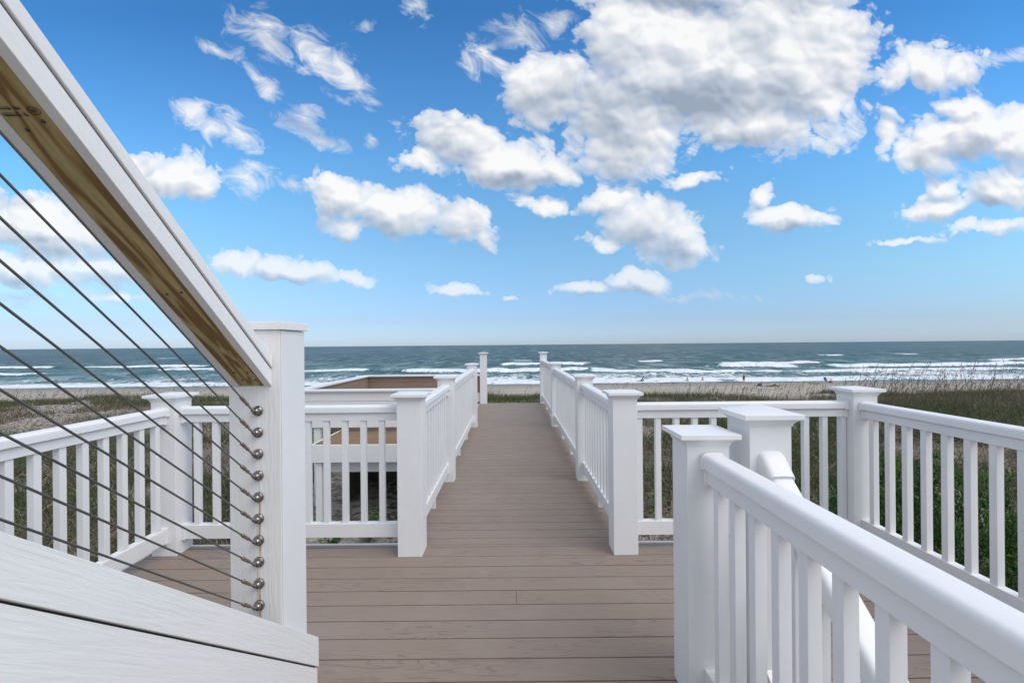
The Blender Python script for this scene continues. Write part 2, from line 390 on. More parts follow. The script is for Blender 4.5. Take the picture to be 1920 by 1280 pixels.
# ------------------------------------------------------------------ mesh helpers
class MB:
    def __init__(s): s.v = []; s.f = []; s.a = []
    def add(s, vs, fs, val=0.0):
        o = len(s.v); s.v += [tuple(p) for p in vs]; s.f += [tuple(i + o for i in f) for f in fs]; s.a += [val] * len(vs)
        return s
    def box(s, x0, x1, y0, y1, z0, z1, val=0.0):
        vs = [(x0,y0,z0),(x1,y0,z0),(x1,y1,z0),(x0,y1,z0),(x0,y0,z1),(x1,y0,z1),(x1,y1,z1),(x0,y1,z1)]
        return s.add(vs, [(0,3,2,1),(4,5,6,7),(0,1,5,4),(1,2,6,5),(2,3,7,6),(3,0,4,7)], val)
    def prism(s, prof, p0, p1, ex=(0,1,0), ez=(0,0,1), val=0.0):
        """closed profile [(a,b)] swept from p0 to p1, a along ex, b along ez"""
        ex = Vector(ex); ez = Vector(ez); p0 = Vector(p0); p1 = Vector(p1); n = len(prof)
        vs = [p0 + ex * a + ez * b for a, b in prof] + [p1 + ex * a + ez * b for a, b in prof]
        fs = [(i, (i+1) % n, n + (i+1) % n, n + i) for i in range(n)] + [tuple(range(n))[::-1], tuple(range(n, 2*n))]
        return s.add(vs, fs, val)
    def rings(s, rings, cap=True, val=0.0):
        n = len(rings[0]); vs = [p for r_ in rings for p in r_]; fs = []
        for k in range(len(rings) - 1):
            for i in range(n):
                a = k*n + i; b_ = k*n + (i+1) % n
                fs.append((a, b_, b_ + n, a + n))
        if cap: fs += [tuple(range(n))[::-1], tuple((len(rings)-1)*n + i for i in range(n))]
        return s.add(vs, fs, val)
    def tube(s, pts, rad, n=8, val=0.0):
        pts = [Vector(p) for p in pts]; rad = rad if hasattr(rad, '__len__') else [rad] * len(pts); rs = []
        for i, p in enumerate(pts):
            d = (pts[min(i+1, len(pts)-1)] - pts[max(i-1, 0)]).normalized()
            a = d.orthogonal().normalized() if i == 0 else (a - d * a.dot(d)).normalized()
            b_ = d.cross(a)
            rs.append([p + (a * math.cos(2*math.pi*k/n) + b_ * math.sin(2*math.pi*k/n)) * rad[i] for k in range(n)])
        return s.rings(rs, True, val)
    def ball(s, c, r, n=14, m=9, sc_=(1,1,1)):
        rs = []
        for j in range(m + 1):
            ph = math.pi * (j + 0.02 if j == 0 else (j - 0.02 if j == m else j)) / m
            rs.append([(c[0] + sc_[0]*r*math.sin(ph)*math.cos(2*math.pi*k/n), c[1] + sc_[1]*r*math.sin(ph)*math.sin(2*math.pi*k/n), c[2] - sc_[2]*r*math.cos(ph)) for k in range(n)])
        return s.rings(rs)
    def build(s, name, m, parent=None, loc=None, smooth=False, bevel=0.0, seg=2, attr=False):
        me = bpy.data.meshes.new(name); me.from_pydata(s.v, [], s.f)
        if attr:
            at = me.attributes.new('board', 'FLOAT', 'POINT'); at.data.foreach_set('value', s.a)
        me.materials.append(m)
        me.polygons.foreach_set('use_smooth', [smooth] * len(me.polygons)); me.update()
        o = bpy.data.objects.new(name, me); col.objects.link(o)
        if parent is not None: o.parent = parent
        if loc is not None: o.location = loc
        if bevel:
            b = o.modifiers.new('bevel', 'BEVEL'); b.width = bevel; b.segments = seg; b.limit_method = 'ANGLE'; b.angle_limit = R(35)
            b.harden_normals = False
            me.polygons.foreach_set('use_smooth', [True] * len(me.polygons))
            w = o.modifiers.new('wn', 'WEIGHTED_NORMAL'); w.keep_sharp = True
        return o

def tag(o, label=None, cat=None, group=None, kind=None):
    if label: o['label'] = label
    if cat: o['category'] = cat
    if group: o['group'] = group
    if kind: o['kind'] = kind
    return o
def thing(name, label, cat, loc=(0,0,0), rz=0.0, group=None):
    o = bpy.data.objects.new(name, None); col.objects.link(o)
    o.location = loc; o.rotation_euler = (0, 0, rz); o.empty_display_size = 0.1
    return tag(o, label, cat, group)
def share(src, parent, loc):
    o = src.copy(); col.objects.link(o); o.parent = parent; o.location = loc; return o

# ------------------------------------------------------------------ deck and walkway floors
def boards(name, x0, x1, y0, y1, pitch=0.1445, y_origin=0.0, joints=None):
    mb = MB(); k = math.floor((y0 - y_origin) / pitch)
    y = y_origin + k * pitch
    while y < y1 - 0.01:
        a, b_ = max(y, y0), min(y + pitch - 0.0068, y1)
        if b_ - a > 0.01:
            zz = random.uniform(-0.0004, 0.0004)
            cuts = [x0] + sorted((joints or {}).get(round((y - y_origin) / pitch), [])) + [x1]
            for i in range(len(cuts) - 1):
                mb.box(cuts[i] + (0.0005 if i else 0), cuts[i+1] - (0.0005 if i < len(cuts) - 2 else 0), a, b_, -0.025, zz, random.random())
        y += pitch
    o = mb.build(name, M['deck'], attr=True, bevel=0.0018, seg=1)
    return tag(o, kind='structure')
# joint seen near x = 964, y = 1096 in the photograph
PIT = 0.1445
y_seam = 1223 / (1108.4 - 649.7)        # a seam measured in the photograph
boards('deck_floor', -2.50, 2.52, 1.86, 3.275, PIT, y_seam, {-1: [0.012]})
boards('deck_floor_near', -2.50, 1.10, -1.2, 1.858, PIT, y_seam)
boards('walkway_floor', -0.80, 0.865, 3.279, 11.25, PIT, y_seam, {})
def joists():
    mb = MB()
    for x in np.arange(-2.45, 2.5, 0.406): mb.box(x - 0.02, x + 0.02, 1.9, 3.25, -0.24, -0.03)
    for x in (-0.74, -0.3, 0.1, 0.5, 0.8): mb.box(x - 0.02, x + 0.02, 3.3, 11.2, -0.24, -0.03)
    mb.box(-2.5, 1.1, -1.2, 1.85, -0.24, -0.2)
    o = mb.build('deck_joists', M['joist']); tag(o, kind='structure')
joists()
rim = MB()
rim.box(-2.52, -0.803, 3.279, 3.30, -0.26, 0.006); rim.box(0.868, 2.54, 3.279, 3.30, -0.26, 0.006)
rim.box(-0.825, -0.803, 3.303, 11.25, -0.26, -0.004); rim.box(0.868, 0.89, 3.303, 11.25, -0.26, -0.004)
rim.box(-0.80, 0.865, 11.253, 11.275, -0.26, -0.004)
rim.box(2.523, 2.545, -0.5, 3.276, -0.26, 0.006); rim.box(-2.525, -2.503, -0.5, 3.276, -0.26, 0.006)
tag(rim.build('deck_fascia', M['vinyl'], bevel=0.002), kind='structure')

# ------------------------------------------------------------------ railing posts
PW = 0.165
def post_meshes(h, w=PW, zb=0.0, peak=0.014):
    body = MB().box(-w/2, w/2, 0, w, zb, h)
    cap = MB(); c = w / 2
    prof = [(c + 0.004, h - 0.004), (c + 0.006, h + 0.006), (c + 0.018, h + 0.018), (c + 0.027, h + 0.021), (c + 0.0275, h + 0.024), (c + 0.034, h + 0.0245), (c + 0.034, h + 0.043)]
    rs = [[(-q, c - q, z), (q, c - q, z), (q, c + q, z), (-q, c + q, z)] for q, z in prof]
    cap.rings(rs, cap=False)
    q, z = prof[-1]; n0 = (len(prof) - 1) * 4
    cap.v.append((0, c, z + peak)); cap.a.append(0); ap = len(cap.v) - 1
    for i in range(4): cap.f.append((n0 + i, n0 + (i+1) % 4, ap))
    cap.f.append((3, 2, 1, 0))
    return body, cap
def post(x, y, lip, label, name='railing_post', zb=0.0, w=PW, peak=0.014, group='white railing posts'):
    """x centre, y front face, lip = height of the cap's top edge"""
    t = thing(name, label, 'post', (x, y, 0), 0, group)
    b, c = post_meshes(lip - 0.043, w, zb, peak)
    b.build('shaft', M['vinyl'], t, bevel=0.0025, seg=2)
    c.build('post_cap', M['vinyl'], t, bevel=0.001)
    return t
XL, XR = -0.617 - PW/2, 0.675 + PW/2
post(XL, 3.09, 1.095, 'white capped post at the left front corner of the walkway')
post(XR, 3.09, 1.095, 'white capped post at the right front corner of the walkway')
post(XL, 4.78, 1.10, 'second white post along the left side of the walkway', zb=-0.02)
post(XR, 4.78, 1.10, 'second white post along the right side of the walkway', zb=-0.02)
post(XL, 7.92, 1.10, 'third white post on the left side, last before the gap to the side deck')
post(XR, 7.92, 1.10, 'third white post on the right side of the walkway, near its end')
post(XL, 11.08, 1.235, 'tall bare white post at the far left end of the walkway, beside the side deck')
post(XR, 11.08, 1.235, 'tall white post at the far right end of the walkway where its railing stops')
post(-2.305 - PW/2, 3.13, 1.10, 'white corner post on the left seen behind the steel cables')
post(2.326 + PW/2, 3.13, 1.10, 'white corner post at the far right corner of the deck')
post(0.683 + PW/2, 1.80, 1.067, 'nearest flat capped white post in the right foreground')
post(0.929 + PW/2, 1.80, 1.141, 'taller white post with a pyramid cap just right of the nearest post', peak=0.03)

# ------------------------------------------------------------------ railing panels
def loaf(zb, zt, hw=0.045):
    h = zt - zb
    half = [(hw - 0.003, 0), (hw, 0.003), (hw, h*0.66), (hw - 0.0015, h*0.78), (hw - 0.005, h*0.88), (hw - 0.011, h*0.945), (hw - 0.020, h*0.972)]
    pts = half + [(0, h)] + [(-a, b) for a, b in half[::-1]]
    return [(a, b + zb) for a, b in pts]
bal_cache = {}
def panel(label, p0, p1, zc=(0.96, 1.012), zs=0.905, zbr=(0.095, 0.19), first=None, hw=0.045, pitch=0.129, feet=1, brackets=True, name='baluster_railing', end=None):
    p0 = Vector((*p0, 0)); p1 = Vector((*p1, 0)); L = (p1 - p0).length; ang = math.atan2(p1.y - p0.y, p1.x - p0.x)
    t = thing(name, label, 'railing', p0, ang, 'white baluster railings')
    tr = MB()
    tr.prism(loaf(*zc, hw), (0,0,0), (L,0,0)).prism([(-0.027, zs), (0.027, zs), (0.027, zc[0]-0.004), (-0.027, zc[0]-0.004)], (0,0,0), (L,0,0))
    tr.prism([(-0.022, zc[0]-0.006), (0.022, zc[0]-0.006), (0.022, zc[0]+0.004), (-0.022, zc[0]+0.004)], (0.001,0,0), (L-0.001,0,0))
    tr.build('top_rail', M['vinyl'], t, bevel=0.0015)
    MB().prism([(-0.027, zbr[0]), (0.027, zbr[0]), (0.027, zbr[1]), (-0.027, zbr[1])], (0,0,0), (L,0,0)).build('bottom_rail', M['vinyl'], t, bevel=0.002)
    key = (zs, zbr)
    n = int((L - 0.03) / pitch)
    x = first if first is not None else (L - (n - 1) * pitch) / 2
    src = None
    while x < L - 0.02:
        if src is None:
            src = MB().box(-0.019, 0.019, -0.019, 0.019, zbr[1] - 0.002, zs + 0.002).build('baluster', M['vinyl'], t, (x, 0, 0), bevel=0.002)
        else: share(src, t, (x, 0, 0))
        x += pitch
    if brackets:
        for xe, s in ((0, 1), (L, -1)):
            if xe and end is False: continue
            bm_ = MB()
            pr = [(a * 1.1, b) for a, b in loaf(zc[0] - 0.006, zc[1] + 0.005, hw)]
            bm_.prism(pr, (xe, 0, 0), (xe + s * 0.026, 0, 0))
            bm_.prism([(-0.033, zs - 0.006), (0.033, zs - 0.006), (0.033, zc[0] - 0.0061), (-0.033, zc[0] - 0.0061)], (xe, 0, 0), (xe + s * 0.024, 0, 0))
            bm_.build('bracket', M['vinyl'], t, bevel=0.002)
            MB().prism([(-0.033, zbr[0] - 0.006), (0.033, zbr[0] - 0.006), (0.033, zbr[1] + 0.006), (-0.033, zbr[1] + 0.006)], (xe, 0, 0), (xe + s * 0.024, 0, 0)).build('bracket', M['vinyl'], t, bevel=0.002)
    for k in range(feet):
        xf = L * (k + 1) / (feet + 1)
        MB().box(xf - 0.02, xf + 0.02, -0.018, 0.018, 0.0, zbr[0]).build('foot_block', M['vinyl'], t, bevel=0.002)
    return t
yc = 3.13 + PW/2
xcL, xcR = -2.305 - PW/2, 2.326 + PW/2
panel('white front railing left of the walkway, between the corner post and the walkway post', (-2.305, yc), (XL - PW/2, yc), feet=0, first=0.10)
panel('white front railing right of the walkway, below the dune grass', (XR + PW/2, yc), (2.326, yc), feet=0, first=0.045)
panel('white railing on the far left running toward the viewer behind the steel cables', (xcL, 3.13), (xcL, -0.4), feet=0, first=0.07, end=False)
panel('white railing on the far right running toward the viewer in front of the green juniper', (xcR, 3.13), (xcR, -0.4), feet=0, first=0.07, end=False, zbr=(0.11, 0.205))
panel('nearest white railing filling the right foreground', (0.683 + PW/2 + 0.012, 1.80), (0.683 + PW/2 + 0.012, -0.35), zc=(0.934, 0.993), zs=0.877, zbr=(0.05, 0.139), hw=0.0415, first=0.078, feet=0, end=False)
for X, side in ((XL, 'left'), (XR, 'right')):
    panel('nearest railing section on the %s side of the walkway' % side, (X, 3.09 + PW), (X, 4.78), feet=1)
    panel('middle railing section on the %s side of the walkway' % side, (X, 4.78 + PW), (X, 7.92), feet=2)
panel('farthest railing section on the right side of the walkway, ending at the tall post', (XR, 7.92 + PW), (XR, 11.08), feet=2, zc=(1.0, 1.05), zs=0.945)

# ------------------------------------------------------------------ stair going down on the right, with its sloped railing
def down_stair():
    t = thing('descending_stair', 'sloped white stair handrail dropping from the pyramid capped post', 'stair rail', (1.0105, 1.80, 0))
    S = 0.788
    def zt(y): return 0.660 + S * (y + 1.80 - 1.398)     # local y, top of the rail
    L = 1.9
    ez = Vector((0, 0, 1))
    a0, a1 = Vector((0, -0.055, zt(-0.055) + 0.002)), Vector((0, -L, zt(-L) + 0.002))
    pr = [(a, b) for a, b in loaf(-0.078, 0.0, 0.045)]
    MB().prism(pr, a0, a1, ex=(1,0,0)).build('handrail', M['vinyl'], t, bevel=0.0015)
    MB().prism([(-0.026, -0.13), (0.026, -0.13), (0.026, -0.078), (-0.026, -0.078)], a0, a1, ex=(1,0,0)).build('sub_rail', M['vinyl'], t, bevel=0.0015)
    # hooded bracket: level at the post then turning down
    pk = [(a * 1.11, b) for a, b in loaf(-0.082, 0.004, 0.045)]
    rs = []
    for (y, z, tilt) in ((0, 0.994, 0.05), (-0.022, 0.984, 0.35), (-0.045, 0.962, 0.60), (-0.088, 0.921, 0.66)):
        e = Vector((0, math.sin(tilt) * -1, math.cos(tilt))).normalized()
        rs.append([Vector((a, y, z)) + e * b for a, b in pk])
    MB().rings(rs).build('bracket', M['vinyl'], t, smooth=False, bevel=0.004, seg=3)
    MB().prism([(-0.026, -0.05), (0.026, -0.05), (0.026, 0.04), (-0.026, 0.04)], Vector((0, 0, 0.10)), Vector((0, -L, 0.10 - S * L)), ex=(1,0,0)).build('bottom_rail', M['vinyl'], t, bevel=0.002)
    src = None; y = -0.16
    while y > -L + 0.03:
        if src is None: src = MB().box(-0.019, 0.019, -0.019, 0.019, -0.03, 0.75).build('baluster', M['vinyl'], t, (0, y, zt(y) - 0.86), bevel=0.002)
        else: share(src, t, (0, y, zt(y) - 0.86))
        y -= 0.129
    for k in range(7):
        y1 = -0.0 - k * 0.25; z = -0.195 * (k + 1)
        MB().box(0.095, 1.33, y1 - 0.25, y1 + 0.01, z - 0.03, z, random.random()).build('tread', M['deck'], t, attr=True)
        MB().box(0.095, 1.33, y1 + 0.012, y1 + 0.03, z + 0.001, z + 0.162).build('riser', M['vinyl'], t)
down_stair()

# ------------------------------------------------------------------ newel post, cable railing and stair on the left
def newel():
    t = thing('newel_post', 'tall square white newel post where the steel cables end', 'post', (-0.9165, 1.63, 0))
    w = 0.184; h = w / 2
    mb = MB().box(-h, h, 0, w, 0.0, 1.482)
    mb.build('shaft', M['post_wood'], t, bevel=0.003)
    MB().box(h + 0.0005, h + 0.004, 0.002, w - 0.002, 0.0, 1.480).build('corner_board', M['vinyl'], t, bevel=0.001)
    MB().box(-h - 0.012, h + 0.014, -0.012, w + 0.012, 1.483, 1.512).build('post_cap', M['rail_wood'], t, bevel=0.002)
newel()
SL = 0.772
def zrail(y): return 1.28 + SL * (1.63 - y)
def cable_rail():
    t = thing('cable_railing', 'sloping handrail with brown timber underside and ten steel cables', 'railing', (-0.923, 1.63, 0))
    def P_(x, y, dz): return Vector((x + 0.923, y - 1.63, zrail(y) + dz))
    y0, y1 = 1.628, -0.9
    hr = thing('handrail', None, None); hr.parent = t; hr.location = (0,0,0)
    def strip(name, xa, xb, za, zb, m, bev=0.002, e=0.0):
        o = MB().prism([(xa + 0.923, za), (xb + 0.923, za), (xb + 0.923, zb), (xa + 0.923, zb)], Vector((0, y0 - 1.63 - e, zrail(y0 - e))), Vector((0, y1 - 1.63, zrail(y1))), ex=(1,0,0))
        return o.build(name, m, hr, bevel=bev)
    strip('timber_core', -0.968, -0.880, 0.002, 0.050, M['treated'])
    strip('side_board', -0.879, -0.853, 0.0, 0.058, M['rail_wood'], e=0.0)
    strip('side_board', -0.994, -0.969, 0.0, 0.058, M['rail_wood'])
    strip('inner_filler', -0.99, -0.857, 0.0585, 0.0655, M['dark'])
    strip('cap_board', -0.997, -0.850, 0.066, 0.106, M['rail_wood'], 0.003)
    # screws and the grade stamp on the timber underside
    def under(x, y, r=0.005):
        c = Vector((x + 0.923, y - 1.63, zrail(y) + 0.0005))
        MB().tube([c + Vector((0, 0, -0.001)), c + Vector((0, 0, 0.004))], r, 10).build('screw', M['dark'], hr)
    for x, y in ((-0.946, 1.56), (-0.90, 1.56), (-0.939, 1.597), (-0.8935, 1.597), (-0.902, 1.253), (-0.945, 1.258), (-0.897, 0.882), (-0.941, 0.895)): under(x, y, 0.0034)
    # oval stamp: ring and dashes lying on the sloped underside
    nrm = Vector((0, -SL, -1)).normalized(); al = Vector((0, -1, SL)).normalized(); ac = Vector((1, 0, 0))
    def onb(x, y): return Vector((x + 0.923, y - 1.63, zrail(y) + 0.0015)) 
    c = onb(-0.899, 0.866); mb = MB(); n = 28
    for k in range(n):
        a, b_ = 2*math.pi*k/n, 2*math.pi*(k+1)/n
        q = [c + ac*(math.cos(w)*rx) + al*(math.sin(w)*ry) + nrm*0.0006 for w, rx, ry in ((a, 0.0125, 0.008), (b_, 0.0125, 0.008), (b_, 0.0112, 0.0067), (a, 0.0112, 0.0067))]
        mb.add(q, [(0,1,2,3)])
    for (u0, v0, u1, v1) in ((-0.004,-0.0075,0.004,-0.0058), (-0.004,-0.0035,0.004,-0.0018), (-0.001,-0.003,0.001,0.002), (-0.004,0.001,0.004,0.0028), (-0.004,0.0055,0.004,0.0072)):
        mb.add([c + ac*a + al*b_ + nrm*0.0006 for b_, a in ((u0,v0),(u1,v0),(u1,v1),(u0,v1))], [(0,1,2,3)])
    for r_, yy in ((0.0, 1.0), (1.0, 1.0)):
        for k in range(11):
            if random.random() < 0.2: continue
            cc = c + ac * (-0.0185 - k * 0.0044) + al * (-0.006 + r_ * 0.012)
            ww, hh = random.uniform(0.0014, 0.0024), random.uniform(0.0022, 0.0040)
            mb.add([cc + ac*a + al*b_ + nrm*0.0006 for a, b_ in ((-ww,-hh),(ww,-hh),(ww,-hh*0.3),(-ww*0.2,-hh*0.2),(-ww*0.2,hh),(-ww,hh))], [(0,1,2,3,4,5)])
    mb.build('ink_stamp', M['dark'], hr)
    # ten cables
    for k in range(10):
        zb = 1.196 - k * 0.0764
        X = -0.904 + 0.923
        c = Vector((X, -0.026, zb))
        d = Vector((0, -1, SL)).normalized()
        cb = MB().tube([c + d * 0.10, c + d * 3.1], 0.0026, 8).build('cable', M['cable'], t, smooth=True)
        fit = MB()
        fit.tube([(X, -0.002, zb), (X, -0.008, zb)], [0.0185, 0.0175], 18)
        fit.ball((X, -0.0135, zb), 0.0135, 16, 10)
        fit.build('cable_anchor', M['steel'], cb, smooth=True)
        MB().tube([c + d*0.002, c + d*0.012, c + d*0.013, c + d*0.052], [0.006, 0.006, 0.0038, 0.0038], 10).build('threaded_rod', M['steel'], cb, smooth=True)
        MB().tube([c + d*0.048, c + d*0.050, c + d*0.058, c + d*0.062, c + d*0.066, c + d*0.072, c + d*0.094, c + d*0.102], [0.004, 0.0058, 0.0058, 0.004, 0.0052, 0.0062, 0.0060, 0.0036], 10).build('swage_fitting', M['rusty'], cb, smooth=True)
cable_rail()

def left_stair():
    t = thing('side_staircase', 'white grained stair skirt boards rising to the lower left of the view', 'staircase', (-0.80, 1.87, 0))
    z_end, s1 = 0.238, 0.779
    z_seam, s2 = 0.118, 0.792
    ye = 1.872; yb = -1.3
    def poly(x0, x1, pts):
        n = len(pts); vs = [(x0 + 0.80, y - 1.87, z) for y, z in pts] + [(x1 + 0.80, y - 1.87, z) for y, z in pts]
        return MB().add(vs, [tuple(range(n)), tuple(range(n, 2*n))[::-1]] + [(i, n + i, n + (i+1) % n, (i+1) % n) for i in range(n)])
    poly(-0.8195, -0.7995, [(ye, z_seam), (ye, z_end), (yb, z_end + s1 * (ye - yb)), (yb, z_seam + s2 * (ye - yb))]).build('skirt_board', M['skirt_wood'], t, bevel=0.0015)
    poly(-0.8195, -0.8035, [(ye - 0.005, 0.001), (ye - 0.005, z_seam - 0.004), (yb, z_seam - 0.004 + s2 * (ye - yb)), (yb, 0.001)]).build('lower_siding', M['skirt_wood'], t, bevel=0.0015)
    poly(-0.8190, -0.8145, [(ye - 0.002, z_seam - 0.006), (ye - 0.002, z_seam + 0.001), (yb, z_seam + 0.001 + s2 * (ye - yb)), (yb, z_seam - 0.006 + s2 * (ye - yb))]).build('shadow_gap_strip', M['dark'], t)
    for k in range(8):
        y = 1.60 - k * 0.25; z = 0.19 * (k + 1)
        if z > 1.4: break
        MB().box(-1.75 + 0.80, -0.822 + 0.80, y - 0.27 - 1.87, y - 1.87, z - 0.03, z, random.random()).build('tread', M['deck'], t, attr=True)
left_stair()

# ------------------------------------------------------------------ side deck with its parapet, left of the walkway
def side_deck():
    t = thing('side_deck', 'raised side deck with white and brown parapet walls left of the walkway', 'deck', (-2.1, 7.5, 0))
    ox, oy = 2.1, -7.5
    def bx(name, m, x0, x1, y0, y1, z0, z1, par=t, bev=0.002, val=0.0):
        return MB().box(x0 + ox, x1 + ox, y0 + oy, y1 + oy, z0, z1, val).build(name, m, par, bevel=bev, attr=True)
    # near wall
    nw = bx('parapet_wall', M['plain_wood'], -3.58, XL - PW/2 - 0.005, 7.52, 7.60, 0.10, 0.675, bev=0.0)
    for z0, z1 in ((0.096, 0.288), (0.292, 0.520), (0.526, 0.680)): bx('siding_board', M['plain_wood'], -3.60, XL - PW/2 - 0.006, 7.498, 7.518, z0, z1, nw)
    bx('wall_cap', M['vinyl'], -3.64, XL - PW/2 - 0.004, 7.45, 7.66, 0.684, 0.712, nw)
    # left wall with brown inner cladding
    lw = bx('parapet_wall', M['plain_wood'], -3.60, -3.522, 7.60, 11.14, 0.05, 0.675, bev=0.0)
    for z0, z1 in ((0.27, 0.402), (0.406, 0.538), (0.542, 0.674)): bx('cladding_board', M['clad'], -3.52, -3.50, 7.602, 11.12, z0, z1, lw, val=z0)
    bx('wall_cap', M['vinyl'], -3.64, -3.46, 7.662, 11.06, 0.680, 0.712, lw)
    fw = bx('parapet_wall', M['plain_wood'], -3.60, XL - PW/2 - 0.005, 11.16, 11.24, 0.05, 0.675, bev=0.0)
    for z0, z1 in ((0.27, 0.402), (0.406, 0.538), (0.542, 0.674)): bx('cladding_board', M['clad'], -3.498, XL - PW/2 - 0.008, 11.137, 11.157, z0, z1, fw, val=z0)
    bx('toe_board', M['vinyl'], -3.498, XL - PW/2 - 0.008, 11.13, 11.156, 0.05, 0.265, fw)
    bx('wall_cap', M['vinyl'], -3.64, XL - PW/2 - 0.004, 11.065, 11.29, 0.680, 0.712, fw)
    mb = MB(); y = 6.52
    while y < 11.1:
        mb.box(-2.83 + ox, -0.83 + ox, y + oy, min(y + 0.131, 11.12) + oy, -0.005, 0.032, random.random()); y += 0.14
    mb.build('floor', M['treated_floor'], t, attr=True, bevel=0.002, seg=1)
    bx('edge_trim', M['vinyl'], -2.86, -2.833, 6.50, 11.1, -0.2, 0.036)
    bx('fascia', M['plain_wood'], -2.83, -0.83, 6.47, 6.515, -0.215, 0.030)
    bx('beam', M['plain_wood'], -2.72, -0.83, 6.66, 6.74, -0.40, -0.217)
    bx('shade_board', M['joist'], -2.80, -0.83, 9.0, 9.03, -1.7, -0.01)  # added dark board, stands in for the shade beneath the platform
    bx('shade_board', M['joist'], -2.80, -2.775, 7.7, 8.995, -1.7, -0.215)  # second added board, blocks light coming in under the left edge
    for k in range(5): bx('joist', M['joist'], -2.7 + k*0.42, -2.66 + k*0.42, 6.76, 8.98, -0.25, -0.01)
    for x, y in ((-2.76, 6.56), (-0.98, 6.72), (-2.72, 9.2)): bx('leg', M['plain_wood'], x - 0.045, x + 0.045, y - 0.05, y + 0.04, -1.45, -0.217)
    bx('leg', M['plain_wood'], -3.27, -3.16, 7.53, 7.62, -1.5, 0.095)
    bx('leg', M['plain_wood'], -3.56, -3.47, 11.0, 11.09, -1.8, 0.05)
side_deck()
def legs():
    mb = MB()
    for x, y in ((-0.74, 4.85), (0.80, 4.85), (-0.74, 8.0), (0.80, 8.0), (-0.7, 11.1), (0.76, 11.1), (-2.4, 3.1), (2.42, 3.1)):
        mb.box(x - 0.07, x + 0.07, y - 0.07, y + 0.07, -1.8, -0.245)
    tag(mb.build('deck_pilings', M['plain_wood']), kind='structure')
legs()

# ------------------------------------------------------------------ numpy noise and terrain
def h2(ix, iy, s):
    v_ = np.sin(ix * 127.1 + iy * 311.7 + s * 74.7) * 43758.5453
    return v_ - np.floor(v_)
def vn(x, y, s=0):
    ix, iy = np.floor(x), np.floor(y); fx, fy = x - ix, y - iy
    fx = fx*fx*(3-2*fx); fy = fy*fy*(3-2*fy)
    return (h2(ix,iy,s)*(1-fx) + h2(ix+1,iy,s)*fx)*(1-fy) + (h2(ix,iy+1,s)*(1-fx) + h2(ix+1,iy+1,s)*fx)*fy
def fbm(x, y, s=0, o=4):
    r_ = 0; a = 0.5
    for k in range(o):
        r_ = r_ + a * vn(x * 2**k, y * 2**k, s + k); a *= 0.5
    return r_ / (1 - 0.5**o)
def sm(x, a, b):
    t_ = np.clip((x - a) / (b - a), 0, 1); return t_*t_*(3-2*t_)
SEA_Z = -5.93
def ground(x, y):
    x = np.asarray(x, float); y = np.asarray(y, float)
    z = -1.15 - 0.25 * sm(y, 8, 14) - 0.28 * sm(y, 15, 24)
    z = z + 0.50 * np.exp(-(((x - 20) / 9.0)**2 + ((y - 16) / 6.0)**2)) + 0.35 * np.exp(-(((x - 10) / 5)**2 + ((y - 13) / 5)**2))
    z = z + 0.25 * np.exp(-(((x + 24) / 9.0)**2 + ((y - 21) / 3)**2)) - 0.25 * np.exp(-(((x + 12) / 7.0)**2 + ((y - 15) / 3)**2))
    amp = 0.10 + 0.22 * sm(y, 9, 20)
    z = z + (fbm(x / 3.5, y / 3.5, 3) - 0.5) * amp * 2
    z = z + (fbm(x / 0.6, y / 0.6, 9, 3) - 0.5) * 0.07
    crest = 25 + (fbm(x / 14, x * 0 + 2, 5) - 0.5) * 7
    beach = -4.75 - 0.0297 * (y - 46) + (fbm(x / 2.0, y / 3.0, 21, 3) - 0.5) * 0.10 * (1 - sm(y, 68, 80))
    k = sm(y, crest, crest + 17)
    return z * (1 - k) + beach * k
def grid_mesh(name, X, Y, Z, m, attrs=None, smooth=True):
    ny, nx = X.shape
    co = np.stack([X, Y, Z], -1).reshape(-1, 3).astype(np.float32)
    idx = np.arange(ny * nx).reshape(ny, nx)
    f = np.stack([idx[:-1, :-1], idx[:-1, 1:], idx[1:, 1:], idx[1:, :-1]], -1).reshape(-1, 4)
    return raw_mesh(name, co, f, m, attrs, smooth)
def raw_mesh(name, co, f, m, attrs=None, smooth=True):
    me = bpy.data.meshes.new(name); nv, nf = len(co), len(f); k = f.shape[1]
    me.vertices.add(nv); me.vertices.foreach_set('co', co.astype(np.float32).ravel())
    me.loops.add(nf * k); me.loops.foreach_set('vertex_index', f.astype(np.int32).ravel())
    me.polygons.add(nf); me.polygons.foreach_set('loop_start', np.arange(0, nf * k, k, dtype=np.int32))
    me.polygons.foreach_set('use_smooth', np.full(nf, smooth))
    for n_, a in (attrs or {}).items():
        at = me.attributes.new(n_, 'FLOAT', 'POINT'); at.data.foreach_set('value', a.astype(np.float32).ravel())
    me.materials.append(m); me.update(calc_edges=True); me.validate()
    o = bpy.data.objects.new(name, me); col.objects.link(o); return o

